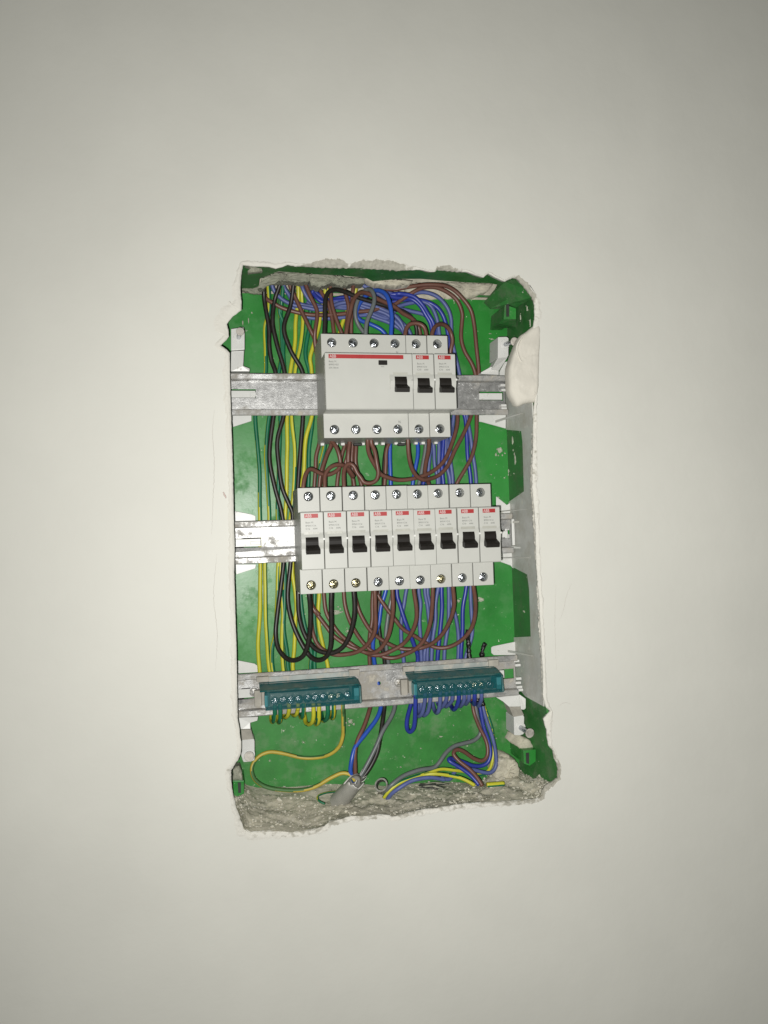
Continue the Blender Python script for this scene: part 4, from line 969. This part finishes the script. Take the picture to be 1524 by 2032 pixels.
# brown arch from pole 2 down to the sheath
W('N', 'brown wire arching out of the second pole of the wide breaker', 'X687,680,-22 b485,1210,-22 b560,800,-20 b605,600,-19 b700,450,-16 b800,405,-13 b950,450,-9 b1100,540,-6 b1300,630,-3 b1480,720,0 c300,830,4 c480,930,7 c600,1080,11 c650,1260,12 X832,720,13 X800,840,14 e480,300,13 e460,600,13 e440,1050,13 X748,1100,12 h810,300,14 h800,700,14 h750,1000,14 h740,1480,15 X736,1345,15 k725,0,10 k700,100,6 k620,330,0 k530,530,-4 k490,700,-7 k490,950,-8 k495,1120,-8', 1.8)
# browns dropping from the chase behind the wide breaker
W('N', 'brown wire slanting down to the left side of the wide breaker', 'A650,270,6 A655,320,7 A700,420,8 A760,550,8 A830,700,8 A868,780,9 X631,700,10 X640,800,12 d440,210,12 d370,450,12 d360,750,12 d340,1070,12 X622,1040,13 j1010,400,12 j1150,620,9', group=gN)
W('N', 'brown wire bending back to the left side of the wide breaker', 'A786,270,4 A790,310,5 A830,420,5 A880,530,5 A882,600,5 A870,700,5 A868,782,7 X632,720,10 X655,800,12 d700,210,10 d600,450,9 d510,750,9 d460,1070,9 X634,1030,10', group=gN)
W('N', 'brown wire crossing under the blue bundle from the far left', 'A445,400,14 a180,530,13 a300,610,12 a500,720,12 a700,780,12 a1000,850,12 a1300,870,12 b400,850,12 b700,800,12 b1000,770,12 b1150,730,12 b1350,670,12 c100,670,12 c300,540,11 c500,410,9 c700,320,8 c1000,320,8 c1250,440,9 c1400,600,10 c1490,850,11 B745,620,12 B740,770,13 B770,880,13 B830,980,12 B862,1070,12 X945,790,12 D870,100,12 D865,300,10 D830,450,8 D770,560,7 D710,660,7 X900,975,8', group=gN)
W('N', 'outer brown wire sweeping over the top right, down to the narrow breaker', 'b1030,230,12 b1090,290,11 b1200,330,10 b1500,350,9 c300,320,7 c600,270,6 c900,250,5 c1150,280,5 c1350,380,6 c1500,530,7 B820,530,8 B850,650,9 B870,850,10 B886,1065,11 X946,790,11 D825,110,10 D770,240,7 D690,400,4 g500,640,1 g300,850,-3 g100,930,-7 e1200,940,-11 e1080,870,-14 e980,700,-18 e930,450,-22 e912,130,-25 X809,862,-25', group=gN)
W('N', 'brown wire falling into the gap between first and second upper pole', 'a1250,260,14 a1290,400,14 b100,600,12 b180,900,12 b220,1210,12 X668,700,13 X680,800,13 d960,210,11 d905,400,11 d850,700,11 d800,1060,11 X668,1030,12', group=gN)
W('N', 'brown wire second in the fan behind the black arch', 'b150,170,8 b155,300,9 b180,600,9 b280,950,9 b380,1210,9 X690,700,10 X700,800,10 d1040,180,8 d1010,480,8 d960,640,9 d1110,900,11 d1140,1060,12 X706,1030,13', group=gN)
W('N', 'brown wire third in the fan, meeting the brown arch', 'b410,190,7 b430,300,7 b480,500,7 b525,700,7 b490,950,8 b470,1215,9 X690,720,12 X696,800,12 d1110,260,12 d1100,500,12 d1120,800,13 d1130,1050,13 X704,1030,14', group=gN)
W('N', 'brown wire fourth in the fan, next to a yellow wire', 'b640,150,6 b630,220,6 b610,400,6 b590,700,8 b580,1000,9 b575,1215,10 X700,740,12 X706,820,12 d1185,260,9 d1180,600,9 d1240,850,10 d1290,1060,11 X720,1030,12', group=gN)
# brown jumpers
W('N', 'brown jumper arched above the first narrow upper breaker', 'X804,680,-22 c342,1270,-22 c365,1130,-21 c420,1060,-21 c500,1030,-21 c620,1035,-21 c710,1080,-21 c755,1170,-21 c772,1280,-21 c778,1400,-21 X847,700,-21', group=gN)
W('N', 'brown wire arched above the second narrow upper breaker', 'X857,680,-22 c880,1270,-22 c930,1120,-20 c1000,1055,-17 c1090,1045,-13 c1190,1100,-9 c1265,1220,-6 c1300,1400,-5 B655,860,-4 X893,740,2 X902,790,11 D708,100,10 D690,250,6 D600,480,0 D480,590,-4 D350,635,-8 D200,645,-10 D100,615,-12 e350,820,-13 e270,700,-15 e150,500,-18 e95,330,-21 e90,180,-24 X729,866,-25', group=gN)
W('N', 'brown wire from the third upper pole swinging down to the third lower breaker', 'X737,866,-24 e160,180,-24 e230,350,-22 e275,600,-20 e310,820,-20 e260,960,-20 e130,1010,-20 e0,980,-20 d1300,920,-20 d1200,800,-20 d1130,650,-20 d1050,600,-20 d970,650,-21 d930,800,-23 d940,1070,-25 X683,985,-25', group=gN)
W('N', 'brown jumper from the first upper pole over to the first lower breaker', 'X657,866,-20 d690,160,-18 d750,210,-16 d820,350,-14 d862,550,-13 d850,690,-13 d750,780,-14 d600,830,-15 d450,800,-16 d330,735,-18 d240,725,-20 d165,830,-23 d120,1070,-25 X601,985,-25', group=gN)
W('N', 'brown jumper from the second upper pole over to the second lower breaker', 'X694,866,-15 d1050,150,-14 d1020,400,-10 d1040,700,-9 d1140,880,-9 d1090,800,-12 d1000,690,-15 d900,635,-18 d780,635,-20 d640,700,-22 d565,820,-23 d550,1070,-25 X644,985,-25', group=gN)
W('N', 'brown wire leaving the bottom of the second narrow upper breaker', 'X851,860,-25 e1330,110,-24 e1320,350,-18 e1270,620,-10 e1260,850,-3 e1320,990,3 X856,990,8', group=gN)
W('N', 'brown wire slanting from the wide breaker behind the first jumper', 'X656,868,-8 d680,230,-4 d600,400,0 d530,600,4 d470,800,7 d440,1070,8 X632,1000,9', group=gN)
# loops under the lower row
W('N', 'brown loop from the fourth lower breaker, shallowest of the set', 'X743,1158,-25 h850,140,-25 h862,500,-23 h870,850,-20 h840,1000,-18 h700,1210,-13 h500,1350,-8 h200,1420,-3 h0,1410,0 j1250,1340,3 j1100,1190,6 j1030,1000,8 j1005,850,10 j985,500,12 j985,200,13 X616,1120,14', group=gN)
W('N', 'brown loop from the fifth lower breaker back to the far left', 'X778,1156,-25 h1205,120,-25 h1215,450,-23 h1190,750,-19 h1120,1050,-14 h1000,1250,-9 h850,1370,-4 h720,1390,0 h550,1340,3 h300,1230,6 h0,1010,8 j1330,880,9 j1150,650,10 j1020,450,11 j980,200,12 X614,1120,13', group=gN)
W('N', 'brown loop from the sixth lower breaker', 'X821,1154,-25 i215,90,-25 i270,500,-22 i260,750,-18 i150,1020,-12 i0,1200,-6 h1200,1330,-2 h1000,1410,1 h800,1420,4 h600,1340,7 h350,1180,9 h100,950,10 h0,800,11 j1300,560,12 j1250,180,13 X642,1120,13', group=gN)
W('N', 'brown loop from the seventh lower breaker, deepest of the set', 'X858,1152,-25 i590,60,-25 i580,450,-21 i540,800,-16 i400,1150,-9 i200,1330,-3 i0,1420,1 h1250,1475,4 h1050,1465,6 h870,1390,8 h700,1270,9 h500,1010,10 h330,700,10 h240,400,11 h220,160,12 X681,1120,13', group=gN)
W('N', 'brown loop from the eighth lower breaker', 'X898,1150,-25 i1000,40,-25 i1020,450,-20 i950,700,-15 i800,980,-8 i600,1180,-2 i400,1270,3 i150,1310,6 i0,1300,7 h1350,1290,8 h1200,1230,8 h950,1080,9 h750,900,9 h560,600,10 h480,350,11 h440,160,12 X701,1120,13', group=gN)
W('N', 'brown loop from the rightmost lower breaker, widest of the set', 'X938,1148,-25 i1410,20,-25 i1455,350,-20 i1440,650,-14 i1350,920,-8 i1150,1150,-1 i900,1270,4 i650,1270,7 i450,1180,8 i200,1030,8 i0,900,8 h1300,750,8 h1100,500,9 h950,280,10 h880,140,11 X742,1120,12', group=gN)
# blue neutrals: chase -> behind the rows -> right terminal block
def bhook(bx, by, qx, qy, fx):
    return f' p{bx},{by},16 p{bx+(qx-bx)*.5:.0f},{qy-35},9 p{qx},{qy},2 p{qx+(fx-qx)*.6:.0f},{qy-50},-6 p{fx},130,-10 p{fx},60,-11 p{fx},-20,-11'
W('D', 'dark blue wire that hangs in the long loop left of the right terminal block', 'a880,160,10 b100,560,16 b350,520,16 b560,500,16 b830,470,14 b1100,450,12 b1500,450,10 c200,440,9 c350,450,9 c520,500,9 c700,680,10 c800,850,12 c900,1020,13 X862,665,14 X855,720,16 X845,800,17 g110,250,17 g60,700,18 X830,1000,18 h1295,120,14 h1370,450,13 h1500,850,12 i150,1050,13 i220,1250,14 i290,1480,15 X820,1345,16 p195,190,14 p150,350,10 p125,480,6 p135,590,2 p175,635,-2 p225,590,-5 p255,430,-8 p262,250,-10 p268,120,-11 p268,20,-11', 1.85, group=gB)
W('B', 'dusty blue wire, first hook of the right terminal block', 'a280,140,9 a330,350,12 a450,500,13 a700,650,13 a1000,720,13 a1300,760,13 b400,620,13 b700,600,12 b1000,680,12 b1300,790,12 c100,850,13 c250,1000,14 c330,1180,15 X810,700,16 X830,800,17 g150,200,17 g120,450,17 g100,750,17 X845,1030,17 h1485,120,17 h1440,400,17 h1385,700,17 h1380,1200,17 h1430,1500,17 X805,1345,18' + bhook(300, 230, 305, 400, 405), group=gB)
W('B', 'dusty blue wire, second hook of the right terminal block', 'a500,140,10 a560,330,14 a640,450,15 a700,560,15 a1000,680,15 a1300,700,15 b400,560,15 b700,640,14 b1000,740,14 b1300,850,14 c150,1000,15 c300,1180,16 X815,700,17 X840,800,17 g200,210,17 g220,600,17 g290,1000,17 X850,1080,17 i310,90,16 i350,400,16 i330,700,16 i350,1050,16 i360,1480,16 X838,1345,17' + bhook(350, 230, 385, 385, 490), group=gB)
W('B', 'dusty blue wire, third hook of the right terminal block', 'a890,150,8 a900,300,12 a980,480,14 a1100,620,15 a1300,690,16 b400,680,16 b700,690,16 b1000,830,16 b1300,930,17 c150,870,17 c260,1000,17 c420,1180,17 X825,700,18 X850,800,18 g310,140,17 g320,500,17 g310,1000,17 X860,1080,17 i430,90,17 i480,400,17 i510,650,17 i530,900,17 i430,1480,17 X848,1345,18' + bhook(520, 200, 575, 345, 635), group=gB)
W('B', 'dusty blue wire, fourth hook of the right terminal block', 'a1000,600,18 a1200,720,17 b100,700,17 b400,730,17 b700,740,18 b1000,890,18 b1300,1000,18 c150,1090,18 c300,1200,18 X830,740,18 X860,810,18 g440,120,18 g440,400,18 g480,700,18 g540,1000,18 X880,1080,18 i490,80,18 i560,500,18 i545,900,18 i490,1300,18 X850,1330,18' + bhook(600, 200, 640, 265, 735), group=gB)
W('B', 'dusty blue wire, fifth hook of the right terminal block', 'b760,200,8 b830,280,9 b950,330,9 b1200,480,11 c150,690,14 c350,650,14 c500,620,14 c700,600,13 c850,680,13 c950,850,13 c1010,1050,14 X872,665,15 X885,740,17 X890,820,17 g560,0,17 g535,450,17 g590,1000,17 X890,1080,17 i705,80,16 i650,400,16 i655,700,16 i600,1100,16 i570,1500,16 X856,1345,17' + bhook(700, 190, 715, 250, 825), group=gB)
W('D', 'dark blue wire, hook in the middle of the right terminal block', 'a1100,380,10 a1200,520,14 a1300,600,15 b300,580,15 b560,560,15 b1000,640,15 c100,600,15 c400,540,13 c600,560,13 c850,630,13 c1000,720,12 c1100,850,13 c1170,1050,14 X889,665,15 X893,740,17 X888,820,17 g400,130,16 g390,500,16 g390,1000,16 X877,1080,16 i770,80,15 i785,500,15 i740,1000,15 i690,1470,15 X866,1345,17' + bhook(780, 200, 840, 290, 920), 1.85, group=gB)
W('B', 'dusty blue wire, outermost arch of the bundle at the top right', 'b950,260,9 b1100,370,10 b1400,440,11 c200,470,12 c400,450,11 c560,420,10 c700,400,10 c850,430,10 c1000,500,10 c1130,620,11 c1220,770,12 c1265,950,13 c1270,1100,14 B665,780,15 B690,900,16 B728,1060,17 X918,780,18 X925,820,18 g950,0,17 g1000,450,17 g1060,970,17 X942,1080,17 i1355,100,17 i1370,500,17 i1385,1000,17 i1265,1430,17 X915,1345,18' + bhook(900, 190, 935, 245, 1005), group=gB)
W('B', 'dusty blue wire crossing low through the bundle above the wide breaker', 'a700,700,19 a1000,900,19 a1300,940,19 b400,920,19 b700,880,19 b1000,860,19 b1300,960,19 c150,960,19 c350,1180,19 X830,760,19 X860,820,19 g480,130,19 g480,600,19 g530,990,19 X884,1080,19 i920,100,18 i915,500,18 i900,850,18 i845,1250,18 i830,1460,18 X885,1345,18' + bhook(1010, 180, 1020, 215, 1075), group=gB)
W('D', 'dark blue wire, last hook but one at the right terminal block', 'b1290,420,9 c0,470,10 c200,520,11 c400,530,12 c500,560,12 c640,670,12 c750,850,13 c850,1020,14 X858,665,15 X880,760,17 X905,800,18 X921,822,18 g870,0,18 g895,450,18 g960,970,18 X933,1080,18 i1275,90,17 i1205,500,17 i1190,1000,17 i1160,1430,17 X918,1345,18' + bhook(1120, 180, 1150, 215, 1155), 1.85, group=gB)
W('B', 'dusty blue wire, rightmost hook beside the black tape', 'b1000,820,17 b1300,900,17 c200,740,16 c350,760,16 c500,800,16 c700,850,16 c850,950,16 c960,1150,16 X870,700,16 X900,800,19 g530,400,20 g560,700,19 g590,900,19 X896,1080,19 i950,300,19 i1050,600,18 i1110,950,18 i1110,1430,18 X905,1345,19' + bhook(1190, 200, 1215, 240, 1262), group=gB)
W('L', 'bright blue wire in front of the green panel under the narrow breaker', 'X828,860,-6 e1100,150,-2 e1110,400,2 e1060,700,6 e1010,1000,9 X815,1040,12 h1480,60,14 X808,1100,16', 1.7)
W('D', 'dark blue wire glimpsed between the upper poles and the lower row', 'X880,860,12 g400,300,12 g380,700,12 g400,1000,12 X878,1040,13', 1.7, group=gB)
# lower right bunch
W('N', 'brown wire doubling back in a loop over the rubble at lower right', 'X938,1380,16 p1130,240,13 l620,200,11 l700,400,9 l780,560,7 l820,700,5 l810,850,3 l740,915,2 l620,880,2 l450,770,1 l350,740,0 l295,790,-2 l370,900,-5 l550,1050,-9 l680,1200,-12 l740,1295,-14', 1.7)
W('D', 'dark blue wire bending left beneath the brown loop at lower right', 'X948,1385,14 p1240,260,12 l760,400,10 l830,600,8 l865,800,6 l825,940,5 l730,990,5 l600,985,5 l480,940,4 l330,890,3 l240,875,0 l225,900,-2 l400,1010,-5 l560,1130,-8 l690,1280,-12', 1.7)
W('B', 'pale blue outermost wire curving round at lower right', 'X956,1385,16 p1290,270,14 l820,350,12 l900,600,10 l950,850,8 l948,1000,7 l880,1090,6 l760,1092,6 l640,1060,6 l450,1030,4 l350,1040,1 l300,1110,-2 l240,1200,-5 l100,1165,-6 H520,880,-7 H400,862,-8 H250,885,-9 H130,955,-10 H70,1000,-7 H40,1045,-4', 1.7)
W('Y', 'thin striped earth wire behind the pale blue bend at lower right', 'X960,1400,20 l880,400,19 l915,700,18 l895,900,16 l860,1020,14 l760,1110,12 l600,1120,9', 1.4, phase=60, amp=60)
W('Y', 'yellow wire arching over the rubble, upper of two', 'H5,1030,-4 H40,985,-6 H150,900,-6 H380,822,-4 H480,788,-3 H590,795,-2 H690,808,1 H760,840,4', 1.5, phase=40, amp=20)
W('Y', 'yellow wire arching over the rubble, lower of two', 'H300,850,-3 H380,832,-6 H500,832,-8 H620,850,-9 H700,882,-11 H770,925,-13', 1.55, phase=35, amp=20)
W('Y', 'short cut stub of green and yellow wire lying on the rubble', 'H872,922,-16 H940,918,-16 H1018,912,-16', 2.0, phase=-90, name='wire_stub')
W('Y', 'thin green wire half buried in the concrete beside the cut sheath', 'G1060,975,0 G960,985,-8 G890,1015,-14 G900,1055,-20 G950,1080,-22', .8, phase=160)
W('T', 'ragged strip of black tape dropping behind the lowest rail, left one', 'i1310,920,14 i1300,1050,14 i1320,1200,14 i1330,1430,14 X934,1340,15 p1200,100,13 p1205,180,12', 2.7, name='black_tape_strip', group='black tape strips beside the blue wires')
W('T', 'ragged strip of black tape dropping behind the lowest rail, right one', 'F943,745,14 F925,790,14 F912,855,14 X955,1345,15 p1270,160,13 p1290,240,12', 2.4, name='black_tape_strip', group='black tape strips beside the blue wires')

for kind, label, path, r, phase, amp, name, group in WIRES:
    raw = [px(q) for q in path.split()]
    idx = [k for k, q in enumerate(raw) if q[2] is not None]
    pts = []
    for k, q in enumerate(raw):
        if q[2] is not None: d_ = q[2]
        else:
            lo_i = max([i_ for i_ in idx if i_ < k], default=None); hi_i = min([i_ for i_ in idx if i_ > k], default=None)
            if lo_i is None: d_ = raw[hi_i][2]
            elif hi_i is None: d_ = raw[lo_i][2]
            else: d_ = raw[lo_i][2] + (raw[hi_i][2] - raw[lo_i][2]) * (k - lo_i) / (hi_i - lo_i)
        pts.append(P(q[0], q[1], min(d_, YB - r - .6)))
    line = spline(pts, 1.2)
    for _ in range(3): line = [line[0]] + [(line[k - 1] + line[k] * 2 + line[k + 1]) / 4 for k in range(1, len(line) - 1)] + [line[-1]]
    sv = sum(map(ord, label)) * .37
    line = [q + Vector((noise.noise(q * .035 + Vector((sv, 0, 0))), 0, noise.noise(q * .05 + Vector((0, sv, 0))))) * .55 for q in line]
    n = 12 if kind in 'YQ' else 10
    if kind == 'T':
        V, F = tube(line, r, 9, rf=lambda t: .75 + .5 * noise.noise(Vector((t * 60, r, 0))))
        V = [v + Vector((noise.noise(v * 1.1), noise.noise(v * 1.3), noise.noise(v * .9))) * .9 for v in V]
    else: V, F = tube(line, r, n)
    seed = hash(label) if False else sum(map(ord, label))
    fm = None
    if kind in 'YQ':
        mats = [M['yellow'], M['ygreen']] if kind == 'Y' else [M['dyellow'], M['dgreen']]
        fm = []
        for k in range(len(line) - 1):
            s_ = k / (len(line) - 1)
            if isinstance(phase, tuple):
                q_ = s_ * (len(phase) - 1); i0 = min(int(q_), len(phase) - 2); p0 = phase[i0] + (phase[i0 + 1] - phase[i0]) * (q_ - i0)
            else: p0 = phase
            ph = math.radians(p0 + amp * math.sin(s_ * 9 + seed))
            for a in range(n): fm.append(0 if math.cos((a + .5) * 2 * math.pi / n - ph) > (-.05) else 1)
        fm += [0, 0]
    else: mats = [M[KM[kind]]]
    nm = name or {'K': 'black_wire', 'N': 'brown_wire', 'B': 'blue_wire', 'D': 'blue_wire', 'L': 'blue_wire', 'S': 'grey_wire', 'Y': 'earth_wire', 'Q': 'earth_wire'}[kind]
    o = mesh(nm, V, F, mats, fm=fm, smooth=True)
    tag(o, label, 'tape' if kind == 'T' else 'wire', group)

# cut cable sheath and the empty conduit end
def open_tube(name, a, b_, r0, r1, m, label, cat, jag=0., cutm=None, thick=1.0):
    A_ = P(*px(a)[:2], px(a)[2]); B_ = P(*px(b_)[:2], px(b_)[2]); ax = (B_ - A_).normalized(); u = ax.orthogonal().normalized(); w_ = ax.cross(u)
    T = thing(name, A_, label, cat); n = 32; K = 12; V = []; F = []; th_ = thick
    L_ = (B_ - A_).length
    for lay, th in ((0, 0), (1, th_)):
        for k in range(K + 1):
            t = k / K
            for a_ in range(n):
                an = 2 * math.pi * a_ / n; ext = 1 + (jag * (noise.noise(Vector((math.cos(an) * 1.3, math.sin(an) * 1.3, 3))) + .3 * math.sin(an * 2 + 1))) * t ** 3
                V.append(A_ + ax * L_ * t * ext + (u * math.cos(an) + w_ * math.sin(an) * .9) * (r0 + (r1 - r0) * t - th))
    m_ = (K + 1) * n; fm = []
    for lay in (0, 1):
        for k in range(K):
            for a_ in range(n):
                F.append((lay * m_ + k * n + a_, lay * m_ + k * n + (a_ + 1) % n, lay * m_ + (k + 1) * n + (a_ + 1) % n, lay * m_ + (k + 1) * n + a_)); fm.append(0)
    for a_ in range(n): F.append((K * n + a_, K * n + (a_ + 1) % n, m_ + K * n + (a_ + 1) % n, m_ + K * n + a_)); fm.append(1)
    mesh('tube_wall', V, F, [m, cutm or m], T, fm=fm, smooth=True)
    return T
M['sheathc'] = mat('grey_conduit', (.36, .36, .32), .55, var=.08, vscale=90)
T1 = open_tube('cable_sheath', 'k250,1450,0', 'k500,1150,-18', 8.8, 7.0, M['sheath'], 'grey cable sheath cut open where its wires fan out, standing in the ledge', 'cable', .35, M['sheathcut'])
for k in range(9):                                # frayed slivers of filler
    a = P(*px(f'k{500+random.randint(-20,60)},{1180}')[:2], -10); b_ = P(*px(f'k{560+random.randint(0,130)},{930+random.randint(0,200)}')[:2], -14 + random.random() * 6)
    v, f = tube(spline([a, a.lerp(b_, .5) + Vector((random.uniform(-1, 1), 0, random.uniform(-1, 1))), b_], 1), .55, 5, rf=lambda t: 1.1 - t); mesh('filler_strand', v, f, M['grey'] if k % 3 else M['sheathcut'], T1)
open_tube('conduit_end', 'k905,1225,16', 'k885,1200,-18', 5.3, 5.6, M['sheathc'], 'round mouth of a grey conduit sticking out of the concrete', 'conduit', .1, M['sheathc'], 1.3)
# dark straw-like sliver bundle on the rubble
TT = thing('fibre_tuft', P(*px('H350,930')[:2], -8), 'tuft of dark dry fibres lying on the rubble below the yellow wires', 'debris')
for k in range(16):
    x = 290 + random.random() * 60; y = 905 + random.random() * 50
    a = P(*px(f'H{x:.0f},{y:.0f}')[:2], -10); b_ = P(*px(f'H{x+120+random.random()*130:.0f},{y+random.random()*40-5:.0f}')[:2], -13)
    v, f = tube(spline([a, a.lerp(b_, .5) + Vector((0, -1, random.uniform(-1, 2))), b_], 1.5), .33, 5); mesh('fibre', v, f, M['darkhole'] if k % 2 else M['concdark'], TT)
